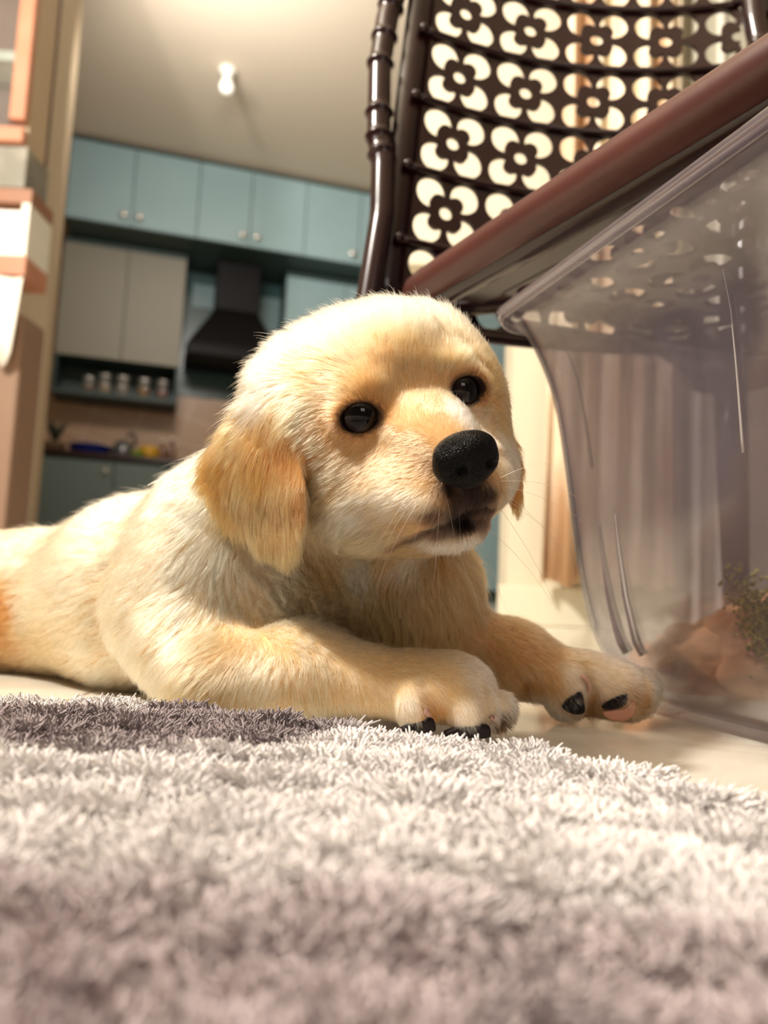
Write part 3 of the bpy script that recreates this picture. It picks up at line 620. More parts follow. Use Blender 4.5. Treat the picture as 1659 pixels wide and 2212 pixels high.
# grey bands of the rug's pattern
g = np.maximum(1/(1+np.exp(-(ry-.258-nz3[:, 0]*.008-np.clip(rx+.05, 0, 1)*1.5)/.004)), 1/(1+np.exp((ry-(.150-.10*rx)+nz3[:, 1]*.010)/.008)))
g = np.where((ry > rug_limit(rx)-.028) & (rx < -.10), g*.15, g)
wht = np.array(srgb(222, 217, 215)[:3]); gry = np.array(srgb(176, 163, 164)[:3])
gb = np.where(ry > .22, .74, 1.)[:, None]*(1-.28*np.clip(nz3[:, 2:3]+.5*nz[:, 1:2]-.35, 0, 1)); col = wht*(1-g[:, None])+gry*gb*g[:, None]; col = col*(1+.06*nz2[:, :1])*rng.uniform(.93, 1.04, (n, 1))
hgt = .0095*(1+.22*nz[:, 0]+.15*nz2[:, 0]+.20*nz3[:, 0])*rng.uniform(.85, 1.08, n); hgt = np.clip(hgt, .004, .014)
bend = np.stack([nz2[:, 1]*.4+nz[:, 1]*.35, nz2[:, 2]*.4+nz[:, 2]*.3, np.zeros(n)], 1)+rng.normal(size=(n, 3))*np.array([.25, .25, 0])
pts = np.stack([root+bend*hgt[:, None]*(t**1.5)+np.array([0, 0, 1.])*(hgt*t*(1-.1*t))[:, None]+rng.normal(size=(n, 3))*.0004*t for t in np.linspace(0, 1, 5)], 1)
rad = np.tile(np.array([.00045, .00055, .00055, .0005, .0003]), (n, 1))
o = hair_object('pile', pts, rad, np.clip(col, 0, 1), pile_material('rug_yarn'), rug); tag(o, kind='stuff')

# ------------------------------------------------------------------ puppy: one implicit surface, meshed once
f32 = np.float32
HC = P(831, 899, .375); _w = np.array([.146, .35, .257])
def _rot(w_):
    th = np.linalg.norm(w_); k = w_/th; K_ = np.array([[0, -k[2], k[1]], [k[2], 0, -k[0]], [-k[1], k[0], 0]]); return np.eye(3)+np.sin(th)*K_+(1-np.cos(th))*K_@K_
HM = np.stack([RT, UP, -FW], 1)@_rot(_w)          # columns: head right (in the picture), up, forward
HS = 1.033
def H(x, y, z): return HC+HS*(HM@np.array([x, y, z]))
def smin(a, b, k): h = np.maximum(k-np.abs(a-b), 0)/k; return np.minimum(a, b)-h*h*k*.25
def smax(a, b, k): return -smin(-a, -b, k)
def ell(p, c, r, M=None):
    q = p-c.astype(f32)
    if M is not None: q = q@M.astype(f32)
    r = np.asarray(r, f32); k0 = np.sqrt(((q/r)**2).sum(-1)); k1 = np.sqrt(((q/(r*r))**2).sum(-1))+1e-9; return k0*(k0-1)/k1
def hell(p, c, r): return ell(p, H(*c), np.array(r)*HS, HM)
def cone(p, a, b, ra, rb):
    a = a.astype(f32); b = b.astype(f32); ab = b-a; t = np.clip(((p-a)@ab)/np.dot(ab, ab), 0, 1); return np.sqrt(((p-a-t[..., None]*ab)**2).sum(-1))-(ra+t*(rb-ra))
def pix(p):
    q = p-CAM.astype(f32); d = q@FW.astype(f32); return 829.5+F*(q@RT.astype(f32))/d, 1106-F*(q@UP.astype(f32))/d, d
def poly2(px, py, poly):
    poly = np.array(poly, float); d = np.full(px.shape, 1e9, f32); s = np.ones(px.shape, f32); n = len(poly); j = n-1
    for i in range(n):
        e = poly[j]-poly[i]; wx = px-poly[i][0]; wy = py-poly[i][1]; t = np.clip((wx*e[0]+wy*e[1])/(e@e), 0, 1)
        d = np.minimum(d, (wx-e[0]*t)**2+(wy-e[1]*t)**2)
        c1 = py >= poly[i][1]; c2 = py < poly[j][1]; c3 = e[0]*wy > e[1]*wx
        flip = (c1 & c2 & c3) | (~c1 & ~c2 & ~c3); s = np.where(flip, -s, s); j = i
    return s*np.sqrt(d)
EAR_L = [(560, 845), (618, 872), (648, 918), (657, 990), (664, 1060), (662, 1130), (645, 1185), (612, 1212), (585, 1195), (540, 1160), (500, 1128), (462, 1080), (437, 1025), (445, 985), (480, 920), (515, 865)]
EAR_R = [(1070, 890), (1096, 915), (1124, 955), (1139, 1010), (1138, 1070), (1126, 1120), (1104, 1108), (1075, 1050), (1050, 960)]
def ear_l(p):
    x, y, d = pix(p); dd = poly2(x, y, EAR_L)*d/F
    sheet = .3305+np.clip((660-x)/230, -.3, 1.2)*.050+np.clip((y-1050)/170, 0, 1)*.012-.006*np.exp(-((y-960)/90)**2)*np.clip((640-x)/100, 0, 1)
    th = .0026+.0022*np.clip((y-900)/250, 0, 1)
    return smax(dd-.0012, np.abs(d-sheet)*.85-th, .004)
def ear_r(p):
    x, y, d = pix(p); dd = poly2(x, y, EAR_R)*d/F; return smax(dd+.001, np.abs(d-.392)*.8-.004, .004)
def base_sdf(p):
    p = p.astype(f32)
    # trunk
    s = cone(p, P(500, 1255, .450), P(330, 1285, .50), .054, .057)
    s = smin(s, cone(p, P(330, 1285, .50), P(60, 1310, .57), .057, .048), .03)
    s = smin(s, cone(p, P(60, 1310, .57), P(-170, 1300, .60), .048, .052), .03)
    s = smin(s, ell(p, P(-150, 1330, .54), (.055, .045, .040)), .02)                       # thigh
    s = smin(s, ell(p, P(440, 1330, .415), (.050, .030, .038)), .025)                     # shoulder
    s = smin(s, cone(p, P(520, 1160, .44), P(760, 1010, .405), .048, .050), .03)          # neck
    s = smin(s, ell(p, P(800, 1270, .435), (.052, .036, .046)), .03)                      # chest
    s = smin(s, ell(p, P(930, 1290, .445), (.028, .030, .036)), .02)
    s = smin(s, ell(p, P(640, 1215, .405), (.030, .018, .026)), .02)
    # near foreleg
    l1 = cone(p, P(420, 1400, .400), P(470, 1475, .380), .030, .022)
    l1 = smin(l1, cone(p, P(470, 1468, .380), P(650, 1455, .374), .0225, .0225), .015)
    l1 = smin(l1, cone(p, P(650, 1455, .374), P(850, 1478, .366), .0225, .0165), .012)
    l1 = smin(l1, ell(p, P(955, 1483, .362), (.0255, .020, .0175)), .012)
    toes = np.minimum(ell(p, P(905, 1524, .347), (.0115, .010, .0122)), ell(p, P(1018, 1532, .350), (.0130, .012, .0124)))
    toes = smin(toes, ell(p, P(1070, 1530, .360), (.010, .011, .0100)), .001)
    l1 = smin(l1, toes, .0040)
    s = smin(s, l1, .012)
    # far foreleg
    l2 = cone(p, P(960, 1370, .445), P(1110, 1425, .440), .024, .0200)
    l2 = smin(l2, cone(p, P(1110, 1425, .440), P(1220, 1466, .434), .0200, .0172), .012)
    l2 = smin(l2, ell(p, P(1290, 1482, .430), (.0258, .0185, .0185)), .012)
    l2 = smin(l2, smin(ell(p, P(1350, 1497, .421), (.0172, .0135, .0158)), ell(p, P(1225, 1500, .424), (.0138, .0125, .0148)), .003), .005)
    l2 = smin(l2, ell(p, P(1386, 1490, .433), (.0110, .0125, .0125)), .005)
    s = smin(s, l2, .012)
    # head
    h = hell(p, (0, .010, -.010), (.052, .042, .048))
    h = smin(h, hell(p, (-.034, .002, -.012), (.030, .034, .036)), .02)
    h = smin(h, hell(p, (.030, .006, -.006), (.028, .032, .034)), .02)
    h = smin(h, hell(p, (-.026, -.006, .006), (.030, .032, .034)), .015); h = smin(h, hell(p, (.026, -.006, .006), (.030, .032, .034)), .015)
    h = smin(h, hell(p, (0, .024, .018), (.030, .022, .024)), .012)                       # forehead
    h = smin(h, hell(p, (-.026, -.032, .018), (.024, .024, .030)), .014); h = smin(h, hell(p, (.026, -.032, .018), (.024, .024, .030)), .014)
    for sx in (-1, 1): h = smin(h, hell(p, (sx*.0195, .017, .033), (.011, .007, .010)), .010)   # brows
    h = smin(h, hell(p, (0, -.0175, .047), (.0175, .0150, .029)), .012)                     # bridge
    for sx in (-1, 1): h = smin(h, hell(p, (sx*.0115, -.0325, .051), (.0155, .0150, .0215)), .008)   # upper lips
    h = smin(h, hell(p, (0, -.0500, .042), (.0185, .0095, .0240)), .009)                    # lower jaw
    h = smin(h, hell(p, (0, -.047, .018), (.030, .016, .026)), .012)
    h = smin(h, hell(p, (0, -.008, .034), (.0215, .0185, .030)), .014)
    for sx in (-1, 1): h = smin(h, hell(p, (sx*.0165, -.0290, .038), (.0180, .0180, .025)), .010)
    for sx in (-1, 1): h = smin(h, hell(p, (sx*.0262, .0050, .0365), (.0118, .0100, .0090)), .006)   # lids
    # eye openings
    for sx in (-1, 1):
        h = smax(h, -hell(p, (-.0268 if sx < 0 else .0240, .0048, .0470), (.0077 if sx < 0 else .0066, .0050, .0115)), .003)
    # groove between the lips under the nose
    h = smax(h, -(cone(p, H(0, -.030, .0765), H(0, -.038, .074), .0010, .0007)), .0015)
    s = smin(s, h, .014)
    s = smin(s, ear_l(p), .0035); s = smin(s, ear_r(p), .003)
    return s+.0012
def body_sdf(p):
    s = base_sdf(p)
    s = np.maximum(s, .0035-p[..., 2])
    for a, b, r_ in CREASE: s = smax(s, -cone(p, a, b, r_, r_+.0004), .004)
    for a, b, r_ in MOUTH: s = smax(s, -cone(p, a, b, r_, r_), .002)
    return s
def march(px, py, fn, t0=.24, t1=.62):
    px = np.asarray(px, float); py = np.asarray(py, float); r = FW[None]+RT[None]*((px-829.5)/F)[:, None]-UP[None]*((py-1106)/F)[:, None]; t = np.full(len(px), t0)
    for _ in range(120):
        d = fn(CAM+r*t[:, None]); t = t+np.clip(d, -.01, .02)*.7
    ok = (np.abs(d) < .002) & (t < t1); return CAM+r*t[:, None], ok
# mouth line, laid on the surface
ml = [(862, 1184), (882, 1172), (905, 1158), (930, 1144), (955, 1133), (980, 1122), (1005, 1112), (1030, 1100), (1050, 1096), (1068, 1100)]
mp, ok = march([q[0] for q in ml], [q[1] for q in ml], base_sdf)
CRE = [[(908, 1478), (925, 1505), (937, 1535), (938, 1562)], [(1040, 1485), (1052, 1520), (1052, 1560)], [(1255, 1440), (1270, 1470), (1278, 1500), (1272, 1545)], [(1385, 1450), (1398, 1480), (1392, 1520)], [(1135, 1470), (1140, 1510)]]
CREASE = []
for c_ in CRE:
    q_, o_ = march([a[0] for a in c_], [a[1] for a in c_], base_sdf)
    for i in range(len(q_)-1):
        if o_[i] and o_[i+1]: CREASE.append((q_[i], q_[i+1], .0012+.0006*i))
MOUTH = [(mp[i], mp[i+1], .0004+.0003*min(i, 3)/3) for i in range(len(mp)-1)]
VOX = .0018
lo = np.array([-.335, .285, -.002]); hi = np.array([.185, .585, .225])
dims = np.ceil((hi-lo)/VOX).astype(int)+1
gx, gy, gz = [lo[i]+VOX*np.arange(dims[i]) for i in range(3)]
S = np.empty(dims, f32)
# coarse pass to skip empty space
for i0 in range(0, dims[0], 16):
    X_, Y_, Z_ = np.meshgrid(gx[i0:i0+16], gy, gz, indexing='ij'); S[i0:i0+16] = body_sdf(np.stack([X_, Y_, Z_], -1).astype(f32))
def surface_nets(S, lo, h):
    I = S < 0; nx, ny, nz = S.shape
    c = [(a, b, d) for a in (0, 1) for b in (0, 1) for d in (0, 1)]
    sub = lambda A_, a, b, d: A_[a:nx-1+a, b:ny-1+b, d:nz-1+d]
    cnt = sum(sub(I, *q).astype(np.int8) for q in c); act = (cnt > 0) & (cnt < 8); idx = np.full(act.shape, -1, np.int64); ii = np.argwhere(act); idx[act] = np.arange(len(ii))
    acc = np.zeros((len(ii), 3)); num = np.zeros(len(ii))
    for q in c:
        for ax in range(3):
            if q[ax] == 0:
                r = list(q); r[ax] = 1; s0 = S[ii[:, 0]+q[0], ii[:, 1]+q[1], ii[:, 2]+q[2]]; s1 = S[ii[:, 0]+r[0], ii[:, 1]+r[1], ii[:, 2]+r[2]]
                m_ = (s0 < 0) != (s1 < 0); t = np.where(m_, s0/(s0-s1+1e-20), 0); pt = np.array(q, float)[None]+np.zeros((len(ii), 3)); pt[:, ax] += t; acc[m_] += pt[m_]; num[m_] += 1
    V = lo+h*(ii+acc/num[:, None]); Fs = []
    for ax in range(3):
        b_, c_ = [(1, 2), (2, 0), (0, 1)][ax]
        sl0 = [slice(1, -1)]*3; sl0[ax] = slice(0, -1); sl1 = [slice(1, -1)]*3; sl1[ax] = slice(1, None)
        a0 = I[tuple(sl0)]; a1 = I[tuple(sl1)]; e = np.argwhere(a0 != a1)
        base = e.copy(); base[:, b_] += 1; base[:, c_] += 1
        def cell_(db, dc_): q = base.copy(); q[:, b_] += db; q[:, c_] += dc_; return idx[q[:, 0], q[:, 1], q[:, 2]]
        quad = np.stack([cell_(-1, -1), cell_(0, -1), cell_(0, 0), cell_(-1, 0)], 1); fl = ~a0[e[:, 0], e[:, 1], e[:, 2]]
        quad[fl] = quad[fl][:, ::-1]; Fs.append(quad)
    Fq = np.concatenate(Fs); return V, Fq[(Fq >= 0).all(1)]
V, Q = surface_nets(S, lo, VOX); del S
def grad(p, fn=body_sdf, e=.0012):
    g = np.stack([fn(p+np.eye(3)[i]*e)-fn(p-np.eye(3)[i]*e) for i in range(3)], -1); return g/(np.linalg.norm(g, axis=-1, keepdims=True)+1e-9)
PUP = np.array([0, .43, 0.])
PUPLOC = (float(P(500, 1300, .44)[0]), float(P(500, 1300, .44)[1]), 0.)
# --- fur map: pixel of the photograph -> surface point, hair direction there, length (mm), lift, colour
CR = np.array(srgb(244, 218, 176)[:3]); CB = np.array(srgb(252, 222, 172)[:3]); GD = np.array(srgb(206, 138, 74)[:3]); GL = np.array(srgb(222, 168, 106)[:3]); FT = np.array(srgb(226, 184, 130)[:3])
DK = np.array(srgb(84, 58, 44)[:3]); BK = np.array(srgb(34, 20, 17)[:3]); TN = np.array(srgb(206, 156, 102)[:3]); WH = np.array(srgb(246, 232, 210)[:3]); GB = np.array(srgb(190, 152, 110)[:3]); PK = np.array(srgb(190, 140, 116)[:3])
AN = [ # px, py, dx, dy, len, lift, colour
 (880, 760, -.05, -1, 8, .35, FT), (880, 700, -.1, -1, 10, .45, CR), (830, 665, -.2, -1, 10.5, .7, CR), (920, 670, .1, -1, 10.5, .7, CR), (1000, 690, .5, -.8, 10.5, .7, CR), (1060, 760, .8, -.3, 9, .5, CR),
 (760, 740, -.5, -.7, 9, .45, CR), (700, 700, -.6, -.8, 10.5, .7, CR), (640, 760, -.8, -.5, 12, .7, CR), (700, 810, -.8, -.3, 9, .4, FT), (590, 800, -.9, -.2, 13, .7, CR), (560, 850, -.8, .4, 11, .5, CR), (520, 860, -.9, .4, 14, .7, CR), (640, 860, -.8, .5, 9, .4, FT),
 (780, 855, -.5, -.6, 6, .3, FT), (740, 870, -.7, -.2, 5, .3, FT), (830, 850, 0, -1, 5, .35, FT), (815, 862, -.1, -1, 4, .35, FT), (850, 890, .3, -.8, 3.5, .25, FT), (700, 910, -.9, .3, 6, .25, FT), (690, 950, -.9, .4, 7, .3, FT),
 (740, 945, -.7, .7, 5, .2, FT), (790, 950, -.5, .8, 4, .2, FT), (830, 935, -.4, .8, 3.5, .2, FT), (880, 900, -.3, -.8, 3.5, .2, FT), (900, 850, 0, -1, 4.5, .25, FT), (930, 880, .1, -1, 4, .2, FT), (960, 850, .3, -1, 4.5, .3, FT), (990, 890, .3, -.8, 4, .3, WH), (1040, 900, .4, -.7, 4, .3, CR), (960, 925, -.3, -.9, 2.5, .15, FT), (1050, 935, .3, -.7, 2.5, .2, CR),
 (960, 790, .1, -1, 7, .35, FT), (1020, 800, .3, -.9, 6, .35, FT), (1060, 830, .7, -.3, 6, .35, GL), (1045, 870, .6, .3, 4, .3, GL), (1075, 900, .4, .7, 6, .3, GL),
 (900, 960, -.9, .1, 3, .15, FT), (870, 1010, -.95, .3, 4, .2, FT), (800, 1000, -.9, .4, 5, .2, FT), (740, 1020, -.9, .5, 7, .25, FT), (700, 1060, -.8, .6, 8, .3, FT), (920, 1030, -.9, .4, 3.2, .15, FT),
 (900, 1080, -.8, .6, 4.5, .2, CR), (840, 1090, -.85, .5, 6, .25, CR), (780, 1100, -.85, .5, 8, .3, CR), (720, 1130, -.7, .7, 10, .35, CR), (950, 1075, -.55, .8, 4, .2, GB), (970, 1052, -.6, .75, 3, .15, BK), (1000, 1080, -.2, 1, 3.6, .2, BK), (1035, 1075, .1, 1, 3.4, .2, BK), (1010, 1058, -.1, 1, 2.2, .15, BK), (1060, 1065, .3, .9, 3, .2, BK), (1072, 1085, .3, .9, 3, .2, DK), (1078, 1040, .4, .8, 3, .2, GB), (1085, 1075, .3, .9, 3.5, .25, GB),
 (900, 1140, -.7, .7, 4, .2, TN), (940, 1115, -.5, .8, 3.5, .2, DK), (985, 1100, -.2, 1, 3, .2, BK), (1030, 1092, 0, 1, 2.5, .2, BK), (1070, 1098, .2, 1, 2.5, .2, DK),
 (950, 1150, -.4, .9, 4.5, .3, DK), (960, 1175, -.3, 1, 6, .35, WH), (1005, 1130, 0, 1, 4, .3, BK), (1040, 1118, 0, 1, 4, .3, DK), (1015, 1160, .05, 1, 6, .35, WH), (1060, 1125, .2, 1, 4.5, .3, TN), (1060, 1145, .2, 1, 6, .35, TN), (900, 1190, -.5, .9, 7, .35, TN), (850, 1200, -.7, .7, 8, .35, TN), (800, 1170, -.8, .6, 9, .35, FT), (870, 1215, -.4, .9, 9, .4, CR),
 (1090, 960, .3, .9, 6, .3, CR), (1100, 1030, .1, 1, 6, .3, CR), (1095, 1090, .1, 1, 6, .3, FT),
 (1115, 960, .3, 1, 7, .25, GD), (1127, 1040, .05, 1, 7, .2, GD), (1118, 1105, .1, 1, 9, .2, GD),
 (600, 890, -.2, 1, 9, .3, GL), (560, 920, -.4, .9, 10, .35, GD), (500, 930, -.7, .7, 11, .45, GL), (620, 960, 0, 1, 9, .2, GD), (650, 1000, .08, 1, 6, .12, GL), (560, 1000, -.3, 1, 11, .3, GD), (480, 990, -.7, .8, 12, .4, GD), (450, 1030, -.8, .7, 12, .45, GD), (520, 1060, -.3, 1, 12, .3, GL), (600, 1060, 0, 1, 11, .25, GL), (655, 1090, -.05, 1, 6, .12, GL), (480, 1090, -.5, .9, 12, .4, GD), (560, 1130, 0, 1, 12, .3, GL), (620, 1150, .05, 1, 10, .25, GL), (540, 1160, -.1, 1, 11, .3, GD), (600, 1195, .1, 1, 9, .2, GL),
 (690, 1150, -.2, 1, 11, .35, FT), (700, 1220, .3, .9, 13, .45, TN), (760, 1220, .2, 1, 13, .4, CR), (640, 1260, .5, .8, 13, .55, GB), (580, 1240, .4, .8, 13, .5, CR), (700, 1290, .8, .4, 12, .5, GB), (780, 1290, .2, 1, 13, .45, TN), (850, 1260, 0, 1, 12, .35, TN), (850, 1340, .1, 1, 12, .35, TN), (950, 1240, .1, 1, 11, .35, TN), (940, 1320, .2, 1, 11, .3, TN), (1020, 1230, .4, .9, 11, .45, TN), (1030, 1300, .5, .8, 10, .4, TN),
 (430, 1080, -.5, .6, 13, .5, CB), (380, 1130, -.8, .5, 13, .45, CB), (300, 1110, -.9, .2, 12, .5, CB), (200, 1150, -1, .1, 12, .5, CB), (90, 1180, -1, .1, 12, .5, CB), (470, 1200, -.3, .8, 13, .45, CB), (520, 1290, .2, .9, 12, .4, CB), (350, 1250, -.8, .5, 13, .4, CB), (200, 1280, -.9, .3, 13, .4, CB), (60, 1300, -1, .1, 13, .4, CB), (12, 1320, -.9, .1, 12, .3, GD), (100, 1400, -.9, .4, 12, .4, FT), (220, 1400, -.8, .5, 12, .4, CB), (330, 1400, -.7, .7, 12, .4, CB), (320, 1480, -.6, .8, 12, .4, CB),
 (430, 1350, -.4, .9, 11, .35, CB), (450, 1440, -.4, .9, 10, .35, FT), (560, 1350, .1, .9, 9, .35, CB), (640, 1370, .5, .7, 7, .3, CB), (560, 1440, -.1, 1, 9, .3, CB), (540, 1520, -.2, 1, 9, .35, CB), (680, 1450, .1, 1, 8, .25, CB), (760, 1400, .8, .5, 6.5, .3, CB), (760, 1480, .2, 1, 7, .25, CB), (680, 1530, .1, 1, 9, .35, CB), (840, 1430, .8, .6, 5.5, .25, CB), (850, 1500, .4, .9, 5.5, .25, CB), (940, 1420, .9, .4, 5, .25, CB), (880, 1530, .4, .9, 4.5, .25, WH), (960, 1490, .7, .7, 4.5, .2, CB), (1040, 1470, .8, .6, 4.5, .25, WH), (1010, 1540, .3, 1, 5, .25, WH), (1075, 1520, .6, .8, 5, .3, WH), (1080, 1560, .6, .9, 7, .3, DK), (935, 1545, .2, 1, 4, .2, GL),
 (1060, 1350, .6, .7, 8, .3, TN), (1120, 1370, .8, .5, 7, .3, TN), (1110, 1440, .6, .7, 7, .3, TN), (1180, 1400, .8, .5, 6, .3, TN), (1190, 1470, .6, .8, 6, .25, FT), (1260, 1420, .9, .4, 5, .25, CR), (1240, 1460, .6, .7, 5, .25, WH), (1180, 1520, .3, 1, 6, .25, WH), (1330, 1430, .9, .4, 5, .25, WH), (1300, 1470, .6, .6, 5, .2, WH), (1390, 1450, .9, .5, 5, .3, WH), (1420, 1490, .9, .4, 6, .35, WH), (1380, 1530, .7, .6, 6, .3, GB), (1280, 1530, .2, 1, 4, .2, GB), (1150, 1480, .2, 1, 4, .2, TN),
]
ap, aok = march([a[0] for a in AN], [a[1] for a in AN], body_sdf)
AN = [a for a, o_ in zip(AN, aok) if o_]; ap = ap[aok]
A_dir = np.array([RT*a[2]-UP*a[3] for a in AN]); A_dir /= np.linalg.norm(A_dir, axis=1, keepdims=True)
an_n = grad(ap); A_dir = A_dir-an_n*(A_dir*an_n).sum(1, keepdims=True); A_dir /= np.linalg.norm(A_dir, axis=1, keepdims=True)
A_len = np.array([a[4] for a in AN])*.001; A_lift = np.array([a[5] for a in AN]); A_col = np.array([a[6] for a in AN])
EYES = [H(sx*.0215, .0030, .0318) for sx in (-1, 1)]; EYO = [HM@(np.array([sx*.50, .05, .86])/np.linalg.norm([.5, .05, .86])) for sx in (-1, 1)]
EYC = [march([781], [899], body_sdf)[0][0], None]
def furmap(p, nrm):
    out_d = np.empty((len(p), 3)); out_l = np.empty(len(p)); out_f = np.empty(len(p)); out_c = np.empty((len(p), 3))
    for s0 in range(0, len(p), 20000):
        q = p[s0:s0+20000]; d2 = ((q[:, None, :]-ap[None])**2).sum(-1); dn = 1-(nrm[s0:s0+20000]@an_n.T); d2 = d2+np.clip(dn, 0, 2)*.0002
        wgt = 1/(d2+6e-6)**2.2; wgt /= wgt.sum(1, keepdims=True)
        out_d[s0:s0+20000] = wgt@A_dir; out_l[s0:s0+20000] = wgt@A_len; out_f[s0:s0+20000] = wgt@A_lift; out_c[s0:s0+20000] = wgt@A_col
    return out_d, out_l, out_f, out_c
# --- the body mesh with skin colour
nv = grad(V); _, _, _, vc = furmap(V, nv)
eyeopen = [H(sx*.0262, .0040, .0415) for sx in (-1, 1)]
def eyedist(p): 
    out = np.full(len(p), 9.)
    for sx in (-1, 1):
        q = ((p-H(-.0268 if sx < 0 else .0240, .0048, .0450))@HM)/HS; out = np.minimum(out, np.sqrt((q[:, 0]/.0080)**2+((q[:, 1])/.0058)**2+(q[:, 2]/.0120)**2))
    return out
def mouthdist(p): return np.min([cone(p.astype(f32), a, b, 0., 0.) for a, b, _ in MOUTH], axis=0)
skin = vc*np.array([.74, .65, .55])
ed = eyedist(V); k = np.clip((1.35-ed)/.25, 0, 1)[:, None]; skin = skin*(1-k)+np.array(srgb(34, 20, 16)[:3])*k
md = mouthdist(V); k = np.clip((.0022-md)/.0010, 0, 1)[:, None]; skin = skin*(1-k)+np.array(srgb(30, 16, 14)[:3])*k
Vl = V-np.array(PUPLOC)
me = bpy.data.meshes.new('puppy'); me.vertices.add(len(V)); me.vertices.foreach_set('co', Vl.astype(f32).ravel())
me.loops.add(len(Q)*4); me.loops.foreach_set('vertex_index', Q.astype(np.int32).ravel()); me.polygons.add(len(Q)); me.polygons.foreach_set('loop_start', np.arange(0, len(Q)*4, 4, dtype=np.int32))
me.update(calc_edges=True); me.validate()
ca = me.color_attributes.new('fur_color', 'FLOAT_COLOR', 'POINT'); ca.data.foreach_set('color', np.concatenate([skin, np.ones((len(V), 1))], 1).astype(f32).ravel())
me.shade_smooth(); sk = pile_material('puppy_skin'); sk.node_tree.nodes['Principled BSDF'].inputs['Roughness'].default_value = .6; me.materials.append(sk)
pup = bpy.data.objects.new('puppy', me); sc.collection.objects.link(pup); pup.location = PUPLOC
tag(pup, 'cream golden retriever puppy lying on the floor with head up and ears hanging', 'puppy')
# --- eyes
def eye_material():
    m = mat('puppy_eye', srgb(24, 14, 10), .04, spec=.28); nt = m.node_tree; b = nt.nodes['Principled BSDF']
    tc = nt.nodes.new('ShaderNodeTexCoord'); sp = nt.nodes.new('ShaderNodeSeparateXYZ'); r = nt.nodes.new('ShaderNodeValToRGB')
    nt.links.new(tc.outputs['Object'], sp.inputs[0]); mr = nt.nodes.new('ShaderNodeMath'); mr.operation = 'MULTIPLY'; mr.inputs[1].default_value = 1/.0098
    nt.links.new(sp.outputs['Z'], mr.inputs[0]); nt.links.new(mr.outputs[0], r.inputs['Fac'])
    e = r.color_ramp.elements; e[0].position = .60; e[0].color = srgb(22, 12, 9); e[1].position = .88; e[1].color = srgb(6, 4, 4)
    x = e.new(.66); x.color = srgb(34, 22, 17); x = e.new(.84); x.color = srgb(26, 17, 14)
    nt.links.new(r.outputs['Color'], b.inputs['Base Color']); return m
M_eye = eye_material()
for i, sx in enumerate((-1, 1)):
    bm = bmesh.new(); bmesh.ops.create_uvsphere(bm, u_segments=40, v_segments=24, radius=.0098); me = bpy.data.meshes.new('eye'); bm.to_mesh(me); bm.free(); me.shade_smooth(); me.materials.append(M_eye)
    o = bpy.data.objects.new('eye', me); sc.collection.objects.link(o); o.parent = pup
    o.location = Vector(H(-.0245 if sx < 0 else .0230, .0046, .0345)-np.array(PUPLOC)); o.rotation_euler = Vector(HM@np.array([.15+sx*.25, .12, .9])).to_track_quat('Z', 'Y').to_euler(); tag(o, 'dark glossy eye')
# --- nose
def nose_sdf(p):
    p = p.astype(f32); s = hell(p, (0, -.0150, .0765), (.0130, .0076, .0088)); s = smin(s, hell(p, (0, -.0215, .0765), (.0098, .0082, .0074)), .006)
    for sx in (-1, 1):
        s = smin(s, hell(p, (sx*.0084, -.0203, .0750), (.0046, .0050, .0062)), .004)
    for sx in (-1, 1):
        s = smax(s, -hell(p, (sx*.0064, -.0212, .0850), (.0022, .0019, .0040)), .0015)
        s = smax(s, -cone(p, H(sx*.0070, -.0218, .0835), H(sx*.0150, -.0232, .0785), .0008, .0010), .001)
    s = smax(s, -cone(p, H(0, -.0210, .0860), H(0, -.0310, .0830), .0005, .0007), .001)
    return s
hv = .0006; c0_ = H(0, -.018, .077); lo2 = c0_-.021; d2_ = int(.042/hv)+1
X_, Y_, Z_ = np.meshgrid(*[lo2[i]+hv*np.arange(d2_) for i in range(3)], indexing='ij'); S2 = nose_sdf(np.stack([X_, Y_, Z_], -1))
Vn, Qn = surface_nets(S2, lo2, hv)
M_nose = mat('nose_leather', srgb(4, 2, 2), .33, spec=.13, bump=('voronoi', 1500, .7, .0007))
o = meshobj('nose', Vn, Qn, M_nose, pup, True); tag(o, 'moist black nose')
# --- pads and claws
def slab_on(name, px, py, shape, m, lab, rise=.0009, rot=0.):
    """a leathery pad whose outline is given in mm around a point of the paw"""
    c, ok = march([px], [py], body_sdf); c = c[0]; nn = grad(c[None])[0]; nn = nn*.5-FW*.5; nn /= np.linalg.norm(nn)
    a = RT-nn*np.dot(RT, nn); a /= np.linalg.norm(a); b = UP-nn*np.dot(UP, nn); b /= np.linalg.norm(b)
    n = len(shape); v = []; f = []; ringsc = [(1.0, -.002), (1.0, 0), (.93, .5), (.75, .8), (.45, .95), (.1, 1.)]
    sh = np.array(shape)*.001
    # smooth the outline
    t = np.linspace(0, n, 36, endpoint=False); i0 = t.astype(int); fr = (t-i0)[:, None]; p0, p1, p2, p3 = sh[(i0-1) % n], sh[i0 % n], sh[(i0+1) % n], sh[(i0+2) % n]
    o2 = .5*((2*p1)+(-p0+p2)*fr+(2*p0-5*p1+4*p2-p3)*fr**2+(-p0+3*p1-3*p2+p3)*fr**3); cen = o2.mean(0)
    for s_, z in ringsc:
        for q in o2:
            q2 = cen+(q-cen)*s_; v.append(c+a*q2[0]+b*q2[1]+nn*(z if z < 0 else rise*z+.0004))
    k = len(o2)
    for i in range(len(ringsc)-1):
        for j in range(k): f.append((i*k+j, i*k+(j+1) % k, (i+1)*k+(j+1) % k, (i+1)*k+j))
    f.append(tuple((len(ringsc)-1)*k+j for j in range(k)))
    o = meshobj(name, v, f, m, pup, True); fixnormals(o); tag(o, lab); return o
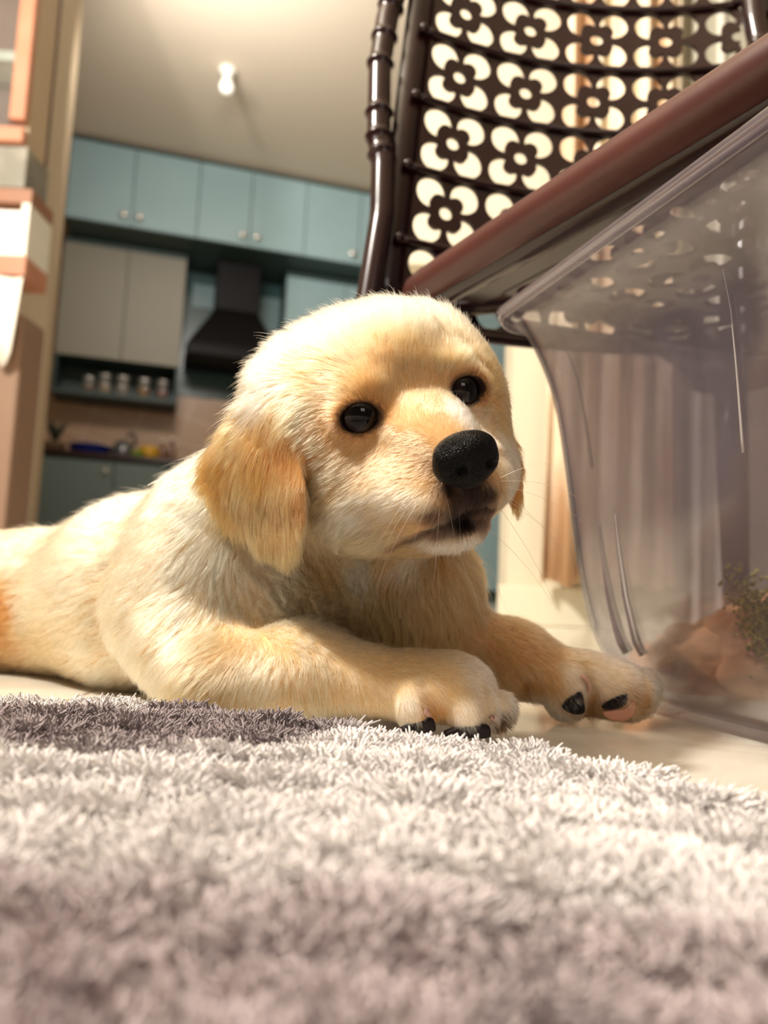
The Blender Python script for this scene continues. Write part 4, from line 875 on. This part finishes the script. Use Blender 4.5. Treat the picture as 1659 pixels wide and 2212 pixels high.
M_pad = mat('paw_pad', srgb(26, 16, 17), .7, spec=.2, bump=('noise', 700, .4, .0006)); M_padp = mat('pink_paw_pad', srgb(204, 146, 124), .55, bump=('noise', 700, .4, .0006))
PADS = [(1243, 1518, [(-7, -2), (-4, 2.5), (0, 5), (3, 6), (4.5, 1), (5, -5), (1, -6.5), (-4, -5)], M_pad, 'black toe pad'),
        (1340, 1533, [(-9, -2), (-4, -.5), (2, 1), (6, 5), (7.5, 4), (7, -2), (3, -6), (-3, -6.5), (-7, -5)], M_padp, 'pink toe pad'),
        (1334, 1519, [(-8, -3), (-6, 0), (-1, 3.2), (3, 5), (5, 5), (5, 1), (2, -2), (-3, -3.5)], M_pad, 'black toe pad'),
        (1190, 1540, [(-4, -3), (-4, 1), (0, 3), (5, 1), (6, -3), (1, -4)], M_pad, 'black heel pad'),
        (905, 1568, [(-8, -3), (-5, 0), (0, 2), (5, 3), (7, 1), (6, -3)], M_pad, 'black toe pad'), (1010, 1575, [(-10, -4), (-7, -1), (0, 1.5), (7, 2), (10, 0), (8, -4)], M_pad, 'black toe pad')]
padc = []
for px, py, sh, m_, lab in PADS:
    o = slab_on('paw_pad', px, py, sh, m_, lab, rise=.0006); padc.append((march([px], [py], body_sdf)[0][0], .0062 if m_ is not M_padp else .0075))
M_claw = mat('claw', srgb(196, 150, 132), .3, spec=.6)
for pts_, r0_ in (([(1256, 1462), (1268, 1470), (1272, 1484), (1267, 1494)], .0019), ([(918, 1535), (928, 1545), (930, 1558), (925, 1566)], .0017), ([(1420, 1478), (1432, 1484), (1438, 1494)], .0012), ([(1062, 1548), (1072, 1556), (1078, 1568)], .0014)):
    cp, ok = march([q[0] for q in pts_], [q[1] for q in pts_], body_sdf); cp = cp[ok]-FW*.0012
    if len(cp) < 2: continue
    cp = [cp[0]+FW*.002]+[cp[i] for i in range(len(cp))]; n = len(cp)
    mb = MB(); mb.tube(cp, list(np.linspace(r0_, r0_*.35, n)), 12); mb.build('claw', M_claw, pup, True)
# --- fur
NF = 450000
if True:
    tris = np.concatenate([Q[:, [0, 1, 2]], Q[:, [0, 2, 3]]]); a, b, c = V[tris[:, 0]], V[tris[:, 1]], V[tris[:, 2]]
    ar = np.linalg.norm(np.cross(b-a, c-a), axis=1); cen = (a+b+c)/3; cn = np.cross(b-a, c-a); cn /= np.linalg.norm(cn, axis=1, keepdims=True)+1e-12
    vd = CAM-cen; vd /= np.linalg.norm(vd, axis=1, keepdims=True); facing = (cn*vd).sum(1)
    px, py, dd = pix(cen)
    den = np.where(facing > -.25, 1., .28)*np.where(px < 380, .55, 1.)*np.where(px < -60, .5, 1.)
    hx = ((cen-HC)@HM)/HS; muz = (hx[:, 2] > .02) & (np.abs(hx[:, 0]) < .05) & (hx[:, 1] < .02) & (np.linalg.norm(hx, axis=1) < .09); den = den*np.where(muz, 1.9, 1.)
    den *= np.where(px > 820, 1.25, 1.)
    pr = ar*den; pr /= pr.sum(); pick = rng.choice(len(tris), NF, p=pr); u1 = np.sqrt(rng.random(NF)); u2 = rng.random(NF)
    R0 = a[pick]*(1-u1)[:, None]+b[pick]*(u1*(1-u2))[:, None]+c[pick]*(u1*u2)[:, None]
    N0 = grad(R0)
    hx = ((R0-HC)@HM)/HS
    ok = (eyedist(R0) > 1.12) & (R0[:, 2] > .004) & (nose_sdf(R0) > .0002) & (mouthdist(R0) > .0004)
    for c_, r_ in padc: ok &= np.linalg.norm(R0-c_, axis=1) > r_*.4
    R0 = R0[ok]; N0 = N0[ok]; n = len(R0)
    D0, L0, LF, C0 = furmap(R0, N0)
    D0 = D0-N0*(D0*N0).sum(1, keepdims=True); D0 /= np.linalg.norm(D0, axis=1, keepdims=True)+1e-9
    e_ = eyedist(R0); L0 = L0*np.clip(.5+(e_-1.1)*1.1, .5, 1); L0 = L0*np.clip(.7+mouthdist(R0)/.006, .7, 1); nd = np.clip(nose_sdf(R0)/.004, 0, 1); L0 = L0*(.5+.5*nd); LF = LF+np.clip((.006-L0)/.006, 0, 1)*.22
    k = np.clip((1.55-e_)/.35, 0, 1)[:, None]; C0 = C0*(1-k)+DK*k
    # dark smudge at the inner corner and above the near eye
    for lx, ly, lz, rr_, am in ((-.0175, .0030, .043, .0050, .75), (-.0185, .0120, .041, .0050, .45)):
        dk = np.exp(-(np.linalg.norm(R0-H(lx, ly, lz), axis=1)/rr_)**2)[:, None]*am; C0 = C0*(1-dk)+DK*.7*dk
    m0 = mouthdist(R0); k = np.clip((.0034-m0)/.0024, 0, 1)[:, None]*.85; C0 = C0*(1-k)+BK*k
    c0d = np.min([cone(R0.astype(f32), a, b, 0., 0.) for a, b, _ in CREASE], axis=0); k = np.exp(-(c0d/.0028)**2)[:, None]*.55; C0 = C0*(1-k)+DK*k; L0 = L0*(1-.35*k[:, 0])  # shorter fur in the toe creases, their shade darkened into its colour
    # large and small wanderings of the coat
    W1 = vnoise(R0, 70, 21); W2 = vnoise(R0, 220, 22); W3 = vnoise(R0, 520, 23); lenf = np.clip(L0/.012, 0, 1.1)[:, None]
    D0 = D0+W1*.22*lenf+W2*.20*lenf+W3*.10+rng.normal(size=(n, 3))*.07
    D0 = D0-N0*(D0*N0).sum(1, keepdims=True)*.9; D0 /= np.linalg.norm(D0, axis=1, keepdims=True)
    curl = np.exp(-(np.linalg.norm(R0-march([665], [1275], body_sdf)[0][0], axis=1)/.030)**2)
    L0 = L0*rng.uniform(.78, 1.28, n)*(1+.15*W2[:, 0])*np.where(rng.random(n) < .04, 1.3, 1.)
    # clumps
    ncl = n//16; ci = rng.choice(n, ncl, replace=False); kd = KDTree(ncl)
    for i, q in enumerate(R0[ci]): kd.insert(q, i)
    kd.balance(); cid = np.array([kd.find(q)[1] for q in R0])
    cr_ = R0[ci][cid]; cN = N0[ci][cid]; cD = D0[ci][cid]; cL = L0[ci][cid]; cF = LF[ci][cid]
    K_ = 6; T_ = np.linspace(0, 1, K_); pts = np.empty((n, K_, 3)); rad = np.empty((n, K_))
    fly = (rng.random(n) < .05)
    clump = np.clip(.55*lenf[:, 0], .1, .6)*np.where(fly, 0, 1); LF = LF+np.where(fly, .25, 0)+rng.normal(size=n)*.07
    ph = rng.random(n)*6.28; side = np.cross(N0, D0)
    for j, t in enumerate(T_):
        own = R0+L0[:, None]*(D0*(t*(.80+.20*t))+0)+N0*(L0*LF*(1.15*t-.55*t*t))[:, None]
        ctr_ = cr_+cL[:, None]*(cD*(t*(.80+.20*t)))+cN*(cL*cF*(1.15*t-.55*t*t))[:, None]
        m_ = (clump*t**1.4)[:, None]; q = own*(1-m_)+ctr_*m_
        q = q+side*(np.sin(t*5+ph)*.00035*t*lenf[:, 0]+np.sin(t*11+cid*1.7)*curl*.0026*t)[:, None]+N0*(np.cos(t*10+cid*2.1)*curl*.0022*t)[:, None]-N0*(np.minimum(.0010, .14*L0)*(1-t))[:, None]
        pts[:, j] = q; rad[:, j] = (.000055+.000035*lenf[:, 0])*(1-.80*t**1.6)
    pts[:, :, 2] = np.maximum(pts[:, :, 2], .0006)
    C0 = C0*(1+.09*vnoise(R0, 130, 31)[:, :1])*rng.uniform(.66, 1.10, (n, 1))*rng.uniform(.80, 1.10, (ncl, 1))[cid]; C0 = np.clip(C0, .003, .93)
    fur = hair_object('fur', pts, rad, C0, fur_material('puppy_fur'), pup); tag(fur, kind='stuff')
    # whiskers
    wl = [(905, 1080, -.5, .9, 45), (930, 1065, -.35, .95, 50), (880, 1095, -.5, .9, 42), (950, 1090, -.2, 1, 40), (960, 1060, .1, 1, 34), (900, 1050, -.55, .85, 45), (1078, 1040, .9, -.05, 36), (1085, 1050, .9, .2, 40), (1080, 1070, .8, .5, 44), (1088, 1065, .85, .7, 40), (1070, 1085, .6, .8, 46), (1076, 1035, .8, -.5, 30), (1010, 1150, .5, .9, 40), (980, 1170, .5, .9, 36), (940, 1180, .2, 1, 34), (1050, 1140, .7, .7, 40), (860, 1110, -.2, 1, 40), (990, 1085, -.2, 1, 26), (1030, 1150, .3, 1, 30)]
    wp, ok = march([q[0] for q in wl], [q[1] for q in wl], body_sdf); wn = grad(wp); P_ = []; 
    for (x, y, dx, dy, L), p0, n_, k_ in zip(wl, wp, wn, ok):
        if not k_: continue
        d = RT*dx-UP*dy; d = d/np.linalg.norm(d); L = L*.001*.85; P_.append([p0+d*L*t*(1-.15*t)+n_*L*(.35*t-.1*t*t)-np.array([0, 0, 1])*L*.28*t*t for t in np.linspace(0, 1, 9)])
    P_ = np.array(P_); rw = np.tile(np.linspace(.00007, .00002, 9), (len(P_), 1)); o = hair_object('whiskers', P_, rw, np.tile(np.array(srgb(226, 190, 150)[:3]), (len(P_), 1)), fur_material('whisker'), pup); tag(o, 'long fine whiskers', kind='stuff')
